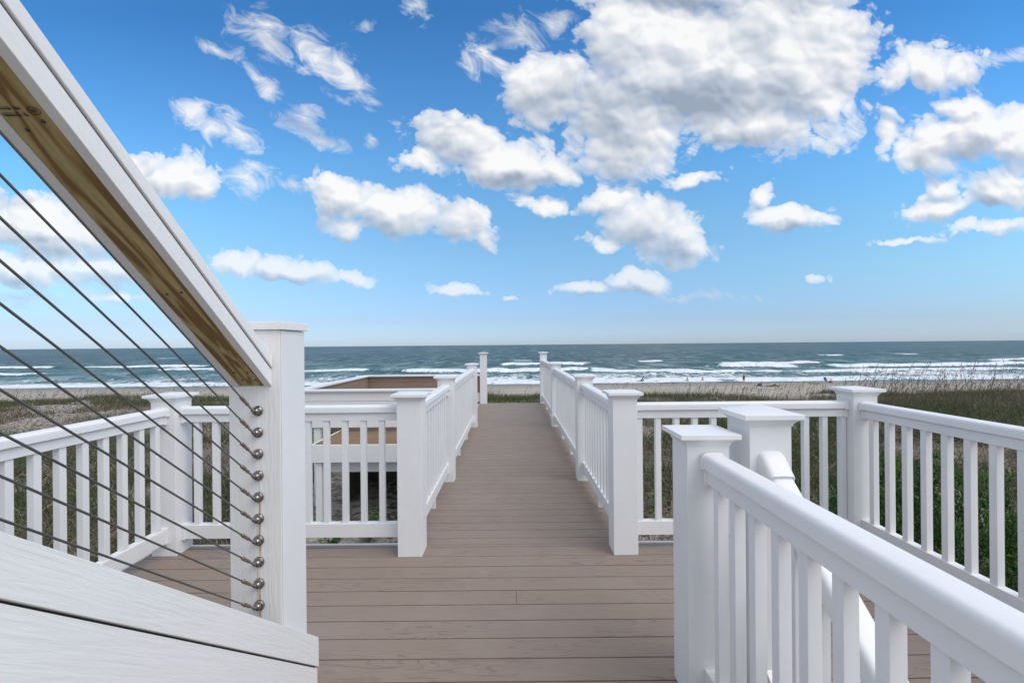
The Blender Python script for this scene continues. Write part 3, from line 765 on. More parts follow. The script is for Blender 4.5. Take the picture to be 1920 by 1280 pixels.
def sand_mat():
    m, t, b = mat('sand')
    x, y, z = t.sep(t.pos)
    n = t.noise(t.pos, 0.9, 5, 0.6); n2 = t.noise(t.mapping(t.pos, scale=(0.25, 1, 1)), 0.5, 5, 0.65)
    dune = t.mix(t.rng(n, 0.3, 0.7), (0.44, 0.40, 0.35), (0.34, 0.30, 0.26))
    bch = t.mix(t.rng(n2, 0.3, 0.7), (0.41, 0.37, 0.31), (0.33, 0.295, 0.245))
    wet = (0.24, 0.205, 0.165)
    c = t.mix(t.rng(y, 30, 45), dune, bch)
    yy = t.m('ADD', y, t.m('MULTIPLY', t.noise(t.mapping(t.pos, scale=(0.05, 0.05, 0)), 1.0, 3), 7.0))
    c = t.mix(t.rng(yy, 76, 86, 0, 1), c, wet)
    # litter and dead plant matter between the dune grass
    lit_ = t.noise(t.pos, 7, 5, 0.7)
    cov = t.rng(t.noise(t.pos, 0.5, 3, 0.6), 0.36, 0.52)
    lf = t.m('MULTIPLY', t.rng(lit_, 0.46, 0.55), t.m('MULTIPLY', t.rng(y, 30, 22), t.m('ADD', 0.35, t.m('MULTIPLY', cov, 0.6))))
    c = t.mix(lf, c, (0.075, 0.06, 0.04))
    t.put(b.inputs['Base Color'], c)
    t.put(b.inputs['Roughness'], t.rng(yy, 78, 87, 0.95, 0.45))
    b.inputs['Specular IOR Level'].default_value = 0.25
    hh = t.m('ADD', t.noise(t.pos, 9, 5, 0.65), t.m('MULTIPLY', t.noise(t.pos, 2.2, 3), 1.6))
    t.put(b.inputs['Normal'], t.bump(hh, 0.6, 0.06))
    return m
M['sand'] = sand_mat()
ys = np.concatenate([np.linspace(-30, 2, 24), np.linspace(2.3, 30, 260), np.geomspace(30.2, 130, 170)])
us = np.sign(np.linspace(-1, 1, 521)) * np.abs(np.linspace(-1, 1, 521))**1.15
Yg, Ug = np.meshgrid(ys, us, indexing='ij')
Xg = Ug * (22 + 1.9 * np.maximum(Yg, 0))
Zg = ground(Xg, Yg)
Zg = np.where(Yg < 2, np.minimum(Zg, -1.15), Zg)
tag(grid_mesh('dune_and_beach', Xg, Yg, Zg, M['sand']), kind='structure')

# ------------------------------------------------------------------ the sea
# surf lines measured in the photograph: (px from, px to, px below the horizon, depth of the foam in m, height)
SURF = [(1335,1545,40,7,0.9),(1345,1500,46,8,1.0),(1540,1990,46.5,9,1.0),(1060,1110,37,3,0.5),(935,1105,38,6,0.9),(740,1130,50,9,0.9),(1480,1960,57,8,0.6),
        (1840,1960,37,4,0.7),(1195,1245,33,4,0.5),(1545,1580,25,8,0.5),(1240,1500,56,5,0.5),
        (-60,112,37,7,0.8),(135,400,36,5,0.7),(282,432,43,5,0.8),(-40,60,50,5,0.6),(560,700,47,6,0.7),(1100,1330,52,5,0.5),(960,1000,30,5,0.3),(300,320,20,12,0.3),(1690,1720,24,8,0.3)]
ysea = np.concatenate([np.geomspace(84, 260, 720), np.geomspace(261, 900, 260), np.geomspace(910, 30000, 130)])
usea = np.sign(np.linspace(-1, 1, 861)) * (np.abs(np.linspace(-1, 1, 861)) * 1.5 + 1.6 * np.abs(np.linspace(-1, 1, 861))**5)
Ys, Us = np.meshgrid(ysea, usea, indexing='ij'); Xs = Us * Ys
near = np.exp(-(Ys - 84) / 420)
Zs = SEA_Z + (fbm(Xs / 22, Ys / 9, 31, 4) - 0.5) * 1.1 * near + (fbm(Xs / 5, Ys / 2.2, 37, 3) - 0.5) * 0.32 * near * sm(Ys, 86, 105)
foam = np.zeros_like(Zs); face = np.zeros_like(Zs)
for (p0, p1, dpx, th, hh) in SURF:
    d = (H - SEA_Z) * 860 / dpx
    x0, x1 = (p0 - 960) / 860 * d, (p1 - 960) / 860 * d
    Ld = x1 - x0
    yc_ = d + (fbm(Xs / 16, Xs * 0 + dpx, 41, 3) - 0.5) * 9 + (vn(Xs / 3.0, Xs * 0 + dpx, 43) - 0.5) * 1.6
    e = sm(Xs, x0 - 0.06*Ld, x0 + 0.12*Ld) * (1 - sm(Xs, x1 - 0.16*Ld, x1 + 0.05*Ld))
    e2 = sm(Xs, x0 - 14, x0 + 6) * (1 - sm(Xs, x1 - 6, x1 + 22))
    q = Ys - yc_
    prof = np.where(q < 0, np.exp(-(q / 1.6)**2), np.exp(-(q / 5.0)**2))
    Zs += prof * hh * (0.45 * e2 + 0.55 * e) * (0.8 + 0.4 * vn(Xs / 4, Xs*0 + dpx, 47))
    th = th * 1.35
    ff = sm(q, -2.6, -1.4) * (1 - sm(q, th * 0.5, th * 1.6)) * e
    foam = np.maximum(foam, ff * (0.75 + 0.5 * fbm(Xs / 2.5, Ys / 3.5, 51, 3)))
    face = np.maximum(face, np.exp(-((q + 1.5) / 2.4)**2) * e2)
# white water near the shore
shore = 86.0 + (fbm(Xs / 18, Xs * 0 + 1.5, 61, 3) - 0.5) * 5
zone = sm(Ys, shore - 0.5, shore + 1.0) * (1 - sm(Ys, shore + 20, shore + 48))
lace = fbm(Xs / 7, Ys / 11, 71, 4)
streak = sm(Ys, shore + 8, shore + 20) * (1 - sm(Ys, 140, 175))
foam = np.maximum(foam, streak * np.clip((fbm(Xs / 14, Ys / 5, 73, 4) - 0.42) * 2.4, 0, 0.42))
foam = np.maximum(foam, zone * (0.25 + 1.15 * lace) * (0.55 + 0.6 * (1 - sm(Ys, shore + 3, shore + 16))))
Zs = np.where(Ys < shore + 1.5, SEA_Z + 0.05, Zs) * 1.0
bank = sm(Ys, shore + 2, shore + 4) * (1 - sm(Ys, shore + 6, shore + 12))
Zs += bank * 0.30 * fbm(Xs / 9, Ys / 3, 77, 3)
foam = np.maximum(foam, bank * (0.55 + 0.6 * lace))
def sea_mat():
    m, t, b = mat('sea_water')
    fo = t.new('ShaderNodeAttribute', attribute_name='foam', attribute_type='GEOMETRY').outputs['Fac']
    fc = t.new('ShaderNodeAttribute', attribute_name='face', attribute_type='GEOMETRY').outputs['Fac']
    x, y, z = t.sep(t.pos)
    q1 = t.mapping(t.pos, scale=(0.14, 0.042, 0)); q2 = t.mapping(t.pos, scale=(0.050, 0.0060, 0)); q3 = t.mapping(t.pos, scale=(0.6, 0.16, 0))
    a = t.noise(q1, 1.0, 6, 0.68, 0.6); a2 = t.noise(q2, 1.0, 6, 0.68, 0.6); a3 = t.noise(q3, 1.0, 4, 0.62, 0.4)
    fy = t.rng(y, 260, 700)
    w = t.mix(fy, t.xyz(a, a, a), t.xyz(a2, a2, a2)); w = t.sep(w)[0]
    wcol = t.ramp(w, [(0.38, (0.008, 0.028, 0.034)), (0.47, (0.026, 0.066, 0.070)), (0.54, (0.056, 0.105, 0.110)), (0.62, (0.15, 0.205, 0.215))])
    shallow = t.ramp(a, [(0.38, (0.020, 0.075, 0.08)), (0.5, (0.075, 0.155, 0.16)), (0.60, (0.22, 0.31, 0.31))])
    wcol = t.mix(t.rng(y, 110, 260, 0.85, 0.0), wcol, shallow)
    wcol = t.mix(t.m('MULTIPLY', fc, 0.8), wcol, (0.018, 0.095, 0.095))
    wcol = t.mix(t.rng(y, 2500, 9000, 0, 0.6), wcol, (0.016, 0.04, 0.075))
    fn = t.noise(t.mapping(t.pos, scale=(0.9, 0.42, 0)), 1.0, 5, 0.7, 0.8)
    fm = t.rng(t.m('ADD', fo, t.m('MULTIPLY', t.m('SUBTRACT', fn, 0.5), 1.5)), 0.42, 0.72, 0, 1, True)
    caps = t.m('MULTIPLY', t.rng(t.noise(t.mapping(t.pos, scale=(0.10, 0.02, 0)), 1.0, 4, 0.75), 0.72, 0.76), t.rng(y, 1500, 500, 0, 0.6))
    fm = t.m('MAXIMUM', fm, caps)
    fcol = t.mix(t.rng(fn, 0.3, 0.7), (0.55, 0.61, 0.66), (0.84, 0.85, 0.86))
    t.put(b.inputs['Base Color'], t.mix(fm, wcol, fcol))
    t.put(b.inputs['Roughness'], t.rng(fm, 0, 1, 0.38, 0.9))
    t.put(b.inputs['Specular IOR Level'], t.rng(fm, 0, 1, 0.12, 0.1))
    b.inputs['IOR'].default_value = 1.33
    hh = t.m('ADD', t.m('MULTIPLY', a3, 0.5), t.m('MULTIPLY', w, 1.5))
    t.put(b.inputs['Normal'], t.bump(hh, 0.8, 0.6))
    return m
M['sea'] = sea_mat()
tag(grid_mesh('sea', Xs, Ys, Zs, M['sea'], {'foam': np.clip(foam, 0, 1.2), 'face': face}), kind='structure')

# ------------------------------------------------------------------ dune grass
def grass_mat():
    m, t, b = mat('dune_grass')
    a = t.new('ShaderNodeAttribute', attribute_name='tone', attribute_type='GEOMETRY').outputs['Fac']
    c = t.ramp(a, [(0.0, (0.36, 0.31, 0.235)), (0.2, (0.19, 0.155, 0.11)), (0.4, (0.085, 0.068, 0.045)), (0.52, (0.11, 0.105, 0.048)), (0.75, (0.075, 0.10, 0.03)), (1.0, (0.045, 0.095, 0.02))])
    t.put(b.inputs['Base Color'], c); b.inputs['Roughness'].default_value = 0.6; b.inputs['Specular IOR Level'].default_value = 0.25
    tr = t.new('ShaderNodeBsdfTranslucent'); t.put(tr.inputs[0], c)
    mx = t.new('ShaderNodeMixShader'); mx.inputs[0].default_value = 0.22
    t.l.new(b.outputs[0], mx.inputs[1]); t.l.new(tr.outputs[0], mx.inputs[2])
    t.l.new(mx.outputs[0], t.n['Material Output'].inputs[0])
    return m
M['grass'] = grass_mat()
def blades(P0, h, w, lean, az, tone, segs=4, twist=None):
    """curved tapering blades as quad strips"""
    n = len(P0); t_ = np.linspace(0, 1, segs + 1)
    dirx, diry = np.cos(az), np.sin(az)
    tw = rng.uniform(0, np.pi, n) if twist is None else twist
    sx, sy = np.cos(tw), np.sin(tw)
    V_ = np.zeros((n, segs + 1, 2, 3)); T_ = np.zeros((n, segs + 1, 2))
    for i, q in enumerate(t_):
        ang = lean * q**1.3
        r_ = h * q * np.sin(np.minimum(ang, 2.0)); z = h * q * np.cos(np.minimum(ang, 1.75))
        wi = w * (1 - q**2 * 0.92) / 2
        for k, s in enumerate((-1, 1)):
            V_[:, i, k, 0] = P0[:, 0] + dirx * r_ + sx * wi * s
            V_[:, i, k, 1] = P0[:, 1] + diry * r_ + sy * wi * s
            V_[:, i, k, 2] = P0[:, 2] + z
            T_[:, i, k] = tone
    base = np.arange(n)[:, None] * (segs + 1) * 2
    f = []
    for i in range(segs):
        a = base + i * 2
        f.append(np.concatenate([a, a + 1, a + 3, a + 2], 1))
    return V_.reshape(-1, 3), np.stack(f, 1).reshape(-1, 4), T_.reshape(-1)
def blocked(x, y):
    k = (np.abs(x - 0.03) < 0.95) & (y > 3.2) & (y < 11.3)
    k |= (x > -3.7) & (x < -0.8) & (y > 5.6) & (y < 11.3)
    k |= (np.abs(x) < 2.75) & (y < 3.5)
    return k
def scatter(n, y0, y1, spread=1.32, thr=0.0, s=0, sc_=1.6):
    y = np.sqrt(rng.uniform(y0**2, y1**2, n)); x = rng.uniform(-1, 1, n) * (spread * y + 1.5)
    c = fbm(x / sc_, y / sc_, 80 + s)
    k = (c > thr) & ~blocked(x, y)
    return x[k], y[k], c[k]
parts = []
def grow(x, y, hh, w, lean, tone, segs=4):
    P0 = np.stack([x, y, ground(x, y) - 0.03], -1)
    parts.append(blades(P0, hh, w, lean, rng.uniform(0, 2*np.pi, len(x)), tone, segs))
def U_(a, b, n): return rng.uniform(a, b, n)
# tangled dead and green grass close behind the railings
x, y, c = scatter(120000, 3.6, 15, thr=0.40)
k = ~((x > -3.1) & (x < -0.8) & (y < 5.7) & (rng.random(len(x)) < 0.93)); x, y, c = x[k], y[k], c[k]
n = len(x); dead = rng.random(n) < (0.62 - 0.45 * (fbm(x / 2.5, y / 2.5, 95) > 0.48))
grow(x, y, np.where(dead, U_(0.25, 0.75, n), U_(0.3, 0.65, n)) * (0.6 + 0.8 * c), U_(0.008, 0.016, n), np.where(dead, U_(1.1, 2.5, n), U_(0.3, 1.5, n)), np.where(dead, U_(0.0, 0.42, n), U_(0.5, 1.0, n)), 5)
# long bent dead stems
x, y, c = scatter(9000, 3.7, 14); n = len(x)
k = ~((x > -3.1) & (x < -0.8) & (y < 5.7)); x, y = x[k], y[k]; n = len(x)
grow(x, y, U_(0.45, 0.95, n), U_(0.011, 0.020, n), U_(1.6, 2.7, n), U_(0.0, 0.22, n), 6)
# fallen straw lying on the sand
x, y, c = scatter(26000, 3.6, 13); n = len(x)
grow(x, y, U_(0.15, 0.5, n), U_(0.005, 0.010, n), U_(1.5, 1.9, n), U_(0.0, 0.4, n), 3)
# middle distance
x, y, c = scatter(120000, 14, 24, 1.35, 0.43, 3, 2.6); n = len(x)
rt = sm(x / y, 0.1, 0.7)
grow(x, y, U_(0.2, 0.5, n) * (0.7 + 0.6 * rt), U_(0.009, 0.018, n), U_(0.2, 1.3, n), np.clip(0.16 + 1.5 * (fbm(x / 1.3, y / 1.3, 97, 3) - 0.32) + rng.normal(0, 0.16, n), 0, 1), 4)
# green fringe on the dune crest
x, y, c = scatter(90000, 21, 30, 1.25, 0.42, 5, 3.0); n = len(x)
grow(x, y, U_(0.18, 0.46, n), U_(0.012, 0.022, n), U_(0.1, 0.9, n), np.clip(0.35 + 1.2 * (fbm(x / 1.5, y / 1.5, 98, 3) - 0.25) + rng.normal(0, 0.12, n), 0.1, 1), 3)
V_ = np.concatenate([p[0] for p in parts]); offs = np.cumsum([0] + [len(p[0]) for p in parts[:-1]])
F_ = np.concatenate([p[1] + o for p, o in zip(parts, offs)]); T_ = np.concatenate([p[2] for p in parts])
tag(raw_mesh('dune_grass', V_, F_, M['grass'], {'tone': T_}), 'tangled dry and green dune grass covering the sand', 'grass', kind='stuff')
# sea oats: tall thin stalks with drooping seed heads
parts = []
def oats(x, y, hmin, hmax, tone=(0.15, 0.5)):
    n = len(x); P0 = np.stack([x, y, ground(x, y) - 0.03], -1)
    h = U_(hmin, hmax, n); lean = U_(0.1, 0.55, n); az = rng.normal(0.2, 0.7, n); tn = U_(*tone, n)
    parts.append(blades(P0, h, 0.006 + 0.0003 * y, lean, az, tn, 6))
    # seed heads
    for j in range(5):
        q = 0.80 + 0.045 * j; ang = lean * q**1.3
        px_, pz_ = h * q * np.sin(ang), h * q * np.cos(ang)
        P1 = P0 + np.stack([np.cos(az) * px_, np.sin(az) * px_, pz_], -1)
        parts.append(blades(P1, U_(0.07, 0.13, n), 0.010 + 0.00035 * y, U_(0.5, 1.6, n), az + rng.normal(0, 0.6, n), tn * 0.8, 2))
x, y, c = scatter(550, 22, 28, 1.35, 0.40, 7, 4); oats(x, y, 0.4, 0.95)
x, y, c = scatter(1200, 16, 24, 1.25, 0.0, 8); k = x / y > 0.38; oats(x[k], y[k], 0.5, 1.1)
x, y, c = scatter(2600, 11, 18, 1.25, 0.0, 8); k = x / y > 0.72; oats(x[k], y[k], 0.8, 1.9, (0.25, 0.5))
x, y, c = scatter(900, 13, 24, 1.25, 0.0, 9); k = x / y < -0.35; oats(x[k], y[k], 0.5, 0.9)
V_ = np.concatenate([p[0] for p in parts]); offs = np.cumsum([0] + [len(p[0]) for p in parts[:-1]])
F_ = np.concatenate([p[1] + o for p, o in zip(parts, offs)]); T_ = np.concatenate([p[2] for p in parts])
tag(raw_mesh('sea_oats', V_, F_, M['grass'], {'tone': T_}), 'tall thin sea oat stalks standing along the dune', 'sea oats', kind='stuff')

# ------------------------------------------------------------------ shrubs
def leaf_mat(name, c0, c1, c2):
    m, t, b = mat(name)
    a = t.new('ShaderNodeAttribute', attribute_name='tone', attribute_type='GEOMETRY').outputs['Fac']
    c = t.ramp(a, [(0.0, c0), (0.5, c1), (1.0, c2)])
    t.put(b.inputs['Base Color'], c); b.inputs['Roughness'].default_value = 0.5; b.inputs['Specular IOR Level'].default_value = 0.3
    tr = t.new('ShaderNodeBsdfTranslucent'); t.put(tr.inputs[0], c)
    mx = t.new('ShaderNodeMixShader'); mx.inputs[0].default_value = 0.25
    t.l.new(b.outputs[0], mx.inputs[1]); t.l.new(tr.outputs[0], mx.inputs[2])
    t.l.new(mx.outputs[0], t.n['Material Output'].inputs[0]); return m
M['juniper'] = leaf_mat('juniper_foliage', (0.012, 0.035, 0.008), (0.028, 0.085, 0.012), (0.11, 0.20, 0.03))
M['leaf'] = leaf_mat('green_leaves', (0.03, 0.08, 0.02), (0.06, 0.15, 0.03), (0.13, 0.24, 0.05))
M['bark'] = plain_paint('grey_bark', (0.12, 0.095, 0.07), 0.9, 0.5)
def juniper(x, y, r_, h, nb, label, name='juniper_shrub'):
    z0 = float(ground(x, y))
    t = thing(name, label, 'shrub', (x, y, z0), 0, 'green shrubs beside the deck')
    tk = MB(); tips = []
    for k in range(nb):
        a = rng.uniform(0, 2*math.pi); rr = r_ * math.sqrt(rng.uniform(0, 1)); hh = h * rng.uniform(0.35, 1.0) * (1 - 0.45 * (rr / r_)**2)
        tip = Vector((math.cos(a) * rr, math.sin(a) * rr, hh)); mid = Vector((tip.x * 0.35, tip.y * 0.35, hh * 0.45))
        if k < 26: tk.tube([(0, 0, -0.05), mid, tip], [0.02, 0.011, 0.003], 5)
        tips.append(tip)
    tk.build('trunk', M['bark'], t)
    # each branch tip carries a plume of short scale-leaf sprays
    tips = np.array(tips); n_ = 75
    T0 = np.repeat(tips, n_, 0); s = rng.uniform(0, 1, len(T0))
    ax = np.repeat(rng.normal(0, 0.35, (len(tips), 2)), n_, 0)
    rad = 0.11 * (1 - s * 0.75)
    ph = rng.uniform(0, 2*np.pi, len(T0))
    P0 = T0 + np.stack([ax[:, 0]*s*0.3 + np.cos(ph)*rad*rng.uniform(0.2,1,len(s)), ax[:, 1]*s*0.3 + np.sin(ph)*rad*rng.uniform(0.2,1,len(s)), (s - 0.7) * 0.36], -1)
    tone = np.clip(np.repeat(rng.uniform(0, 0.6, len(tips)), n_) + s * 0.35 + rng.normal(0, 0.1, len(s)), 0, 1)
    v1, f1, t1 = blades(P0, rng.uniform(0.03, 0.065, len(P0)), np.full(len(P0), 0.014), rng.uniform(0.2, 2.1, len(P0)), ph, tone, 2)
    o = raw_mesh('foliage', v1, f1, M['juniper'], {'tone': t1}); o.parent = t
def leafy(x, y, r_, h, n_, label, size=0.05, name='leafy_plant'):
    z0 = float(ground(x, y))
    t = thing(name, label, 'plant', (x, y, z0), 0, 'small green plants in the sand')
    tk = MB(); P0 = []
    ns = max(4, int(r_ * 30))
    for k in range(ns):
        a = rng.uniform(0, 2*math.pi); rr = r_ * rng.uniform(0.2, 1); tip = Vector((math.cos(a)*rr, math.sin(a)*rr, h * rng.uniform(0.5, 1)))
        tk.tube([(0, 0, -0.03), tip * 0.5 + Vector((0, 0, 0.03)), tip], [0.006, 0.004, 0.002], 4)
        for j in range(n_ // ns):
            q = rng.uniform(0.3, 1.05); P0.append(tip * q + Vector(rng.normal(0, 0.035, 3)))
    tk.build('stem', M['bark'], t)
    P0 = np.array(P0); n = len(P0)
    az = rng.uniform(0, 2*np.pi, n)
    L = rng.uniform(0.6, 1.2, n) * size; wdt = L * 0.5
    dr = np.stack([np.cos(az), np.sin(az), rng.uniform(-0.3, 0.7, n)], -1); dr /= np.linalg.norm(dr, axis=1)[:, None]
    sd_ = np.stack([-np.sin(az), np.cos(az), rng.normal(0, 0.3, n)], -1)
    A = P0; B = P0 + dr*L[:,None]*0.45 + sd_*wdt[:,None]*0.5; C_ = P0 + dr*L[:,None]; D = P0 + dr*L[:,None]*0.45 - sd_*wdt[:,None]*0.5
    v1 = np.stack([A, B, C_, D], 1).reshape(-1, 3); f1 = np.arange(4*n).reshape(-1, 4)
    o = raw_mesh('foliage', v1, f1, M['leaf'], {'tone': np.repeat(rng.uniform(0, 1, n), 4)}, smooth=False); o.parent = t
juniper(4.1, 4.6, 0.85, 1.6, 260, 'large bright green juniper bush behind the far right railing')
juniper(5.9, 5.0, 0.55, 0.85, 60, 'low green juniper bush at the right edge beyond the railing')
juniper(3.35, 5.1, 0.32, 0.75, 36, 'small green juniper sprig left of the large juniper')
juniper(6.6, 8.3, 0.6, 0.6, 40, 'distant low juniper among dry grass on the right')
leafy(-3.3, 7.0, 0.28, 0.95, 420, 'tall leafy green plant beside the leg of the side deck', 0.06)
leafy(-1.55, 5.35, 0.16, 0.28, 80, 'small green sprout in the sand by the walkway post', 0.09)
leafy(-2.35, 5.9, 0.22, 0.32, 130, 'low green plant on bare sand under the side deck edge', 0.08)
leafy(-1.95, 6.15, 0.25, 0.45, 150, 'green weed growing against the shaded sand in the middle of the gap', 0.07)
leafy(-1.3, 6.3, 0.3, 0.3, 150, 'creeping green plant in the shade nearest the walkway', 0.06)
leafy(2.0, 6.6, 0.22, 0.5, 130, 'green weed in the dry grass seen through the front right railing', 0.07)
leafy(4.35, 6.3, 0.3, 0.6, 220, 'yellow green bush beyond the front right railing near the corner post', 0.07)
leafy(-8.9, 17.0, 1.5, 0.5, 3000, 'low bright green shrub patch on the dune to the left', 0.13)
leafy(-7.2, 18.2, 1.3, 0.45, 2400, 'green creeping patch right of the bright shrub on the left dune', 0.13)

# ------------------------------------------------------------------ people and things on the beach
def skin_body(name, J, E, Rr, m, parent, root=0):
    me = bpy.data.meshes.new(name); me.from_pydata(J, E, []); me.materials.append(m)
    o = bpy.data.objects.new(name, me); col.objects.link(o); o.parent = parent
    md = o.modifiers.new('skin', 'SKIN'); sv = me.skin_vertices[0] if me.skin_vertices else None
    if sv is None:
        bpy.context.view_layer.objects.active = o
        bpy.ops.mesh.customdata_skin_add(); sv = me.skin_vertices[0]
    for i, r_ in enumerate(Rr):
        sv.data[i].radius = r_ if hasattr(r_, '__len__') else (r_, r_); sv.data[i].use_root = (i == root)
    md.use_smooth_shade = True
    o.modifiers.new('sub', 'SUBSURF').levels = 1; o.modifiers['sub'].render_levels = 2
    return o
M['skin'] = plain_paint('skin', (0.42, 0.25, 0.17), 0.5, 0.0)
M['navy'] = plain_paint('navy_cloth', (0.012, 0.018, 0.07), 0.8)
M['hair'] = plain_paint('dark_hair', (0.03, 0.02, 0.015), 0.6)
M['chairc'] = plain_paint('dark_canvas', (0.05, 0.06, 0.075), 0.8)
M['red'] = plain_paint('red_cloth', (0.35, 0.06, 0.04), 0.8)
M['wood_grey'] = plain_paint('driftwood', (0.07, 0.055, 0.04), 0.9, 0.5)
M['board_w'] = plain_paint('white_board', (0.72, 0.71, 0.66), 0.35)
# pelvis 0, chest 1, neck 2, head 3, headtop 4, shoulders 5/9, elbows, wrists, fingertips, hips 13/18
def person(name_label, loc, rz, pose='stand'):
    t = thing('person', name_label, 'person', loc, rz, 'people at the water')
    J = [(0,0,.95),(0,0,1.18),(0,.01,1.36),(0,.0,1.48),(0,-.01,1.56),(0,0,1.68),
         (-.17,0,1.36),(-.23,.03,1.10),(-.24,-.04,.86),(-.24,-.06,.74),
         (.17,0,1.36),(.23,.03,1.10),(.17,-.15,1.02),(.12,-.2,1.06),
         (-.10,0,.88),(-.11,-.01,.48),(-.12,.02,.08),(-.12,-.13,.03),
         (.10,0,.88),(.11,-.01,.48),(.12,.02,.08),(.12,-.13,.03)]
    E = [(0,1),(1,2),(2,3),(3,4),(4,5),(2,6),(6,7),(7,8),(8,9),(2,10),(10,11),(11,12),(12,13),(0,14),(14,15),(15,16),(16,17),(0,18),(18,19),(19,20),(20,21)]
    Rr = [(.15,.11),(.135,.095),(.13,.08),.055,(.085,.095),(.06,.07),.055,.042,.03,.02,.055,.042,.03,.02,.09,.06,.04,.03,.09,.06,.04,.03]
    skin_body('body', J, E, Rr, M['skin'], t)
    MB().ball((0, .025, 1.62), .108, 12, 8, (0.95, 1.05, 1.05)).build('hair', M['hair'], t, smooth=True)
    rs = [[(math.cos(a)*w, math.sin(a)*d_, z) for a in np.linspace(0, 2*math.pi, 14, endpoint=False)] for z, w, d_ in ((.74,.205,.155),(.86,.20,.15),(.98,.175,.13),(1.12,.165,.12),(1.25,.175,.12),(1.34,.15,.105))]
    MB().rings(rs).build('swimsuit', M['navy'], t, smooth=True)
    MB().ball((0, -.125, 1.55), .016, 6, 5).build('nose', M['skin'], t, smooth=True)
    return t
def on_beach(px, d):
    x_ = (px - 960) / 860 * d; return (x_, d, float(ground(x_, d)))
person('person in a navy swimsuit standing at the edge of the surf', on_beach(1394, 82.5), R(200))
def swimmer(px, d, label, s=1.0, tilt=0.0):
    x_ = (px - 960) / 860 * d
    t = thing('person', label, 'person', (x_, d, SEA_Z - 0.75), R(180), 'people at the water')
    J = [(0,0,.6),(0,0,.95),(0,0,1.15),(0,-.02,1.26),(0,-.03,1.34),(0,-.03,1.46),(-.17,0,1.13),(-.3,-.08,.9),(-.36,-.2,.84),(.17,0,1.13),(.3,-.08,.9),(.36,-.2,.84)]
    E = [(0,1),(1,2),(2,3),(3,4),(4,5),(2,6),(6,7),(7,8),(2,9),(9,10),(10,11)]
    Rr = [(.14,.1),(.13,.095),(.12,.08),.055,.09,.06,.055,.04,.03,.055,.04,.03]
    o = skin_body('body', [(a*s, (b_ - tilt*(c-.6))*s, c*s) for a, b_, c in J], E, Rr, M['skin'], t)
    MB().ball((0, (-.01 - tilt*.78)*s, 1.41*s), .11, 12, 8).build('hair', M['hair'], t, smooth=True)
swimmer(1288, 88.5, 'left one of the two people wading chest deep in the foam')
swimmer(1317, 88.5, 'right one of the two people wading chest deep in the foam')
def crouch():
    x_ = (1201 - 960) / 860 * 87.5
    t = thing('person', 'dark figure crouching low in the wash, farthest left of the bathers', 'person', (x_, 87.5, SEA_Z), R(90), 'people at the water')
    J = [(0,0,.28),(0,-.18,.50),(0,-.34,.68),(0,-.42,.76),(0,-.46,.84),(0,-.46,.95),(-.16,-.32,.66),(-.2,-.5,.42),(-.16,-.62,.22),(.16,-.32,.66),(.2,-.5,.42),(.16,-.62,.22),(-.12,0,.25),(-.15,-.42,.34),(-.14,-.2,.03),(.12,0,.25),(.15,.34,.24),(.14,.72,.08)]
    E = [(0,1),(1,2),(2,3),(3,4),(4,5),(2,6),(6,7),(7,8),(2,9),(9,10),(10,11),(0,12),(12,13),(13,14),(0,15),(15,16),(16,17)]
    Rr = [(.15,.12),(.14,.1),(.13,.09),.055,.09,.06,.055,.04,.03,.055,.04,.03,.09,.06,.04,.09,.06,.04]
    skin_body('body', J, E, Rr, M['navy'], t)
    MB().ball((0, -.45, .89), .11, 12, 8).build('hair', M['hair'], t, smooth=True)
crouch()
def beach_chair():
    l = on_beach(1550, 81.5)
    t = thing('beach_chair', 'dark folding beach chair with a red cloth on its right near the waterline', 'chair', l, R(190))
    fr = MB()
    for s in (-.27, .27):
        fr.tube([(s, .25, .0), (s, -.25, .38), (s, -.5, .98)], .014, 6); fr.tube([(s, -.35, .0), (s, .28, .36)], .014, 6); fr.tube([(s, .28, .36), (s, .27, .56), (s, -.33, .58)], .014, 6)
    fr.build('frame', M['steel'], t, smooth=True)
    MB().add([(-.26,.27,.36),(.26,.27,.36),(.26,-.22,.31),(-.26,-.22,.31),(-.26,.27,.34),(.26,.27,.34),(.26,-.22,.29),(-.26,-.22,.29)], [(0,1,2,3),(7,6,5,4),(0,4,5,1),(1,5,6,2),(2,6,7,3),(3,7,4,0)]).build('seat', M['chairc'], t)
    MB().add([(-.26,-.22,.34),(.26,-.22,.34),(.26,-.5,.98),(-.26,-.5,.98),(-.26,-.24,.33),(.26,-.24,.33),(.26,-.52,.97),(-.26,-.52,.97)], [(0,1,2,3),(7,6,5,4),(0,4,5,1),(1,5,6,2),(2,6,7,3),(3,7,4,0)]).build('backrest', M['chairc'], t)
    x_, y_, z_ = on_beach(1557.5, 81.3)
    b_ = MB(); rs = []
    for z, w in ((0, .30), (.12, .33), (.26, .26), (.38, .14), (.44, .05)):
        rs.append([(math.cos(a)*w*(1 + .15*math.sin(3*a + z*9)) - z*.25, math.sin(a)*w*.7, z) for a in np.linspace(0, 2*math.pi, 12, endpoint=False)])
    o = b_.rings(rs).build('beach_towel', M['red'], None, (x_, y_, z_ - .02), smooth=True)
    tag(o, 'crumpled red towel lying beside the dark beach chair', 'towel')
beach_chair()
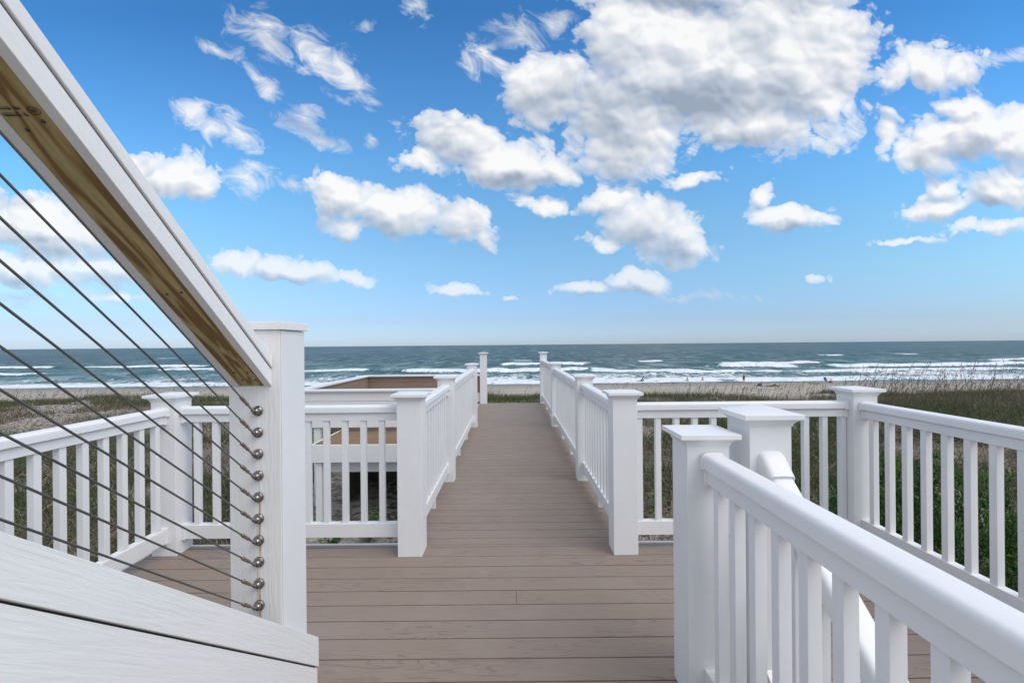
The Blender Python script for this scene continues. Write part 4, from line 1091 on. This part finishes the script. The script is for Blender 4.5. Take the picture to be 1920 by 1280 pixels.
def surfboard():
    x_, y_, z_ = on_beach(1389, 71.7)
    rs = []
    for q in np.linspace(0, 1, 13):
        w = .28 * math.sin(math.pi * min(max(q, .02), .98))**.6; x0 = (q - .5) * 2.55; rk = .10 * abs(q - .5)**2 * 4 
        rs.append([(x0, w*math.cos(a), rk + .035*math.sin(a)) for a in np.linspace(0, 2*math.pi, 12, endpoint=False)])
    o = MB().rings(rs).build('surfboard', M['board_w'], None, (x_, y_, z_ + .09), smooth=True); o.rotation_euler = (0, 0, R(4))
    tag(o, 'long white surfboard lying flat on the sand below the standing person', 'surfboard')
surfboard()
def blob(name, label, cat, px, d, w, h, m, seed):
    x_, y_, z_ = on_beach(px, d); r2 = np.random.default_rng(seed); rs = []
    n = 14; nz = r2.uniform(.75, 1.2, n)
    for z, k in ((0, 1), (.35, .98), (.65, .7), (.9, .35), (1, .08)):
        rs.append([(math.cos(a)*w*k*nz[i]*.5 + w*.08*z, math.sin(a)*w*.35*k*nz[i], z*h*r2.uniform(.92, 1.08)) for i, a in enumerate(np.linspace(0, 2*math.pi, n, endpoint=False))])
    tag(MB().rings(rs).build(name, m, None, (x_, y_, z_ - .03), smooth=False, bevel=0.01), label, cat)
blob('beach_bag', 'dark peaked bag on the sand right of the surfboard', 'bag', 1423, 74, 0.85, 0.5, M['chairc'], 3)
def driftwood():
    x_, y_, z_ = on_beach(1446, 72.5)
    mb = MB()
    mb.tube([(-1.4, 0, .03), (-.7, .1, .07), (0, 0, .13), (.5, -.1, .22), (1.0, 0, .1), (1.5, .1, .16)], [.03, .05, .09, .13, .07, .02], 7)
    mb.tube([(.35, 0, .2), (.55, .05, .38), (.75, .1, .42)], [.1, .07, .02], 6); mb.tube([(.1, 0, .15), (.2, -.2, .3)], [.06, .02], 6); mb.tube([(.5, 0, .2), (.45, .3, .1)], [.09, .03], 6)
    tag(mb.build('driftwood_branch', M['wood_grey'], None, (x_, y_, z_), smooth=True), 'dark forked driftwood branch lying on the beach', 'driftwood')
driftwood()
def wrack():
    x_, y_, z_ = on_beach(1528, 78.5); mb = MB()
    for k in range(16):
        cx, cy = rng.normal(0, .7), rng.normal(0, .3); a = rng.uniform(0, 3.1)
        mb.tube([(cx, cy, .02), (cx + .25*math.cos(a), cy + .2*math.sin(a), .08), (cx + .5*math.cos(a), cy + .3*math.sin(a), .02)], [.03, .045, .015], 5)
    tag(mb.build('seaweed_clump', M['wood_grey'], None, (x_, y_, z_), smooth=True), 'dark flat clump of seaweed on the sand left of the chair', 'seaweed')
wrack()
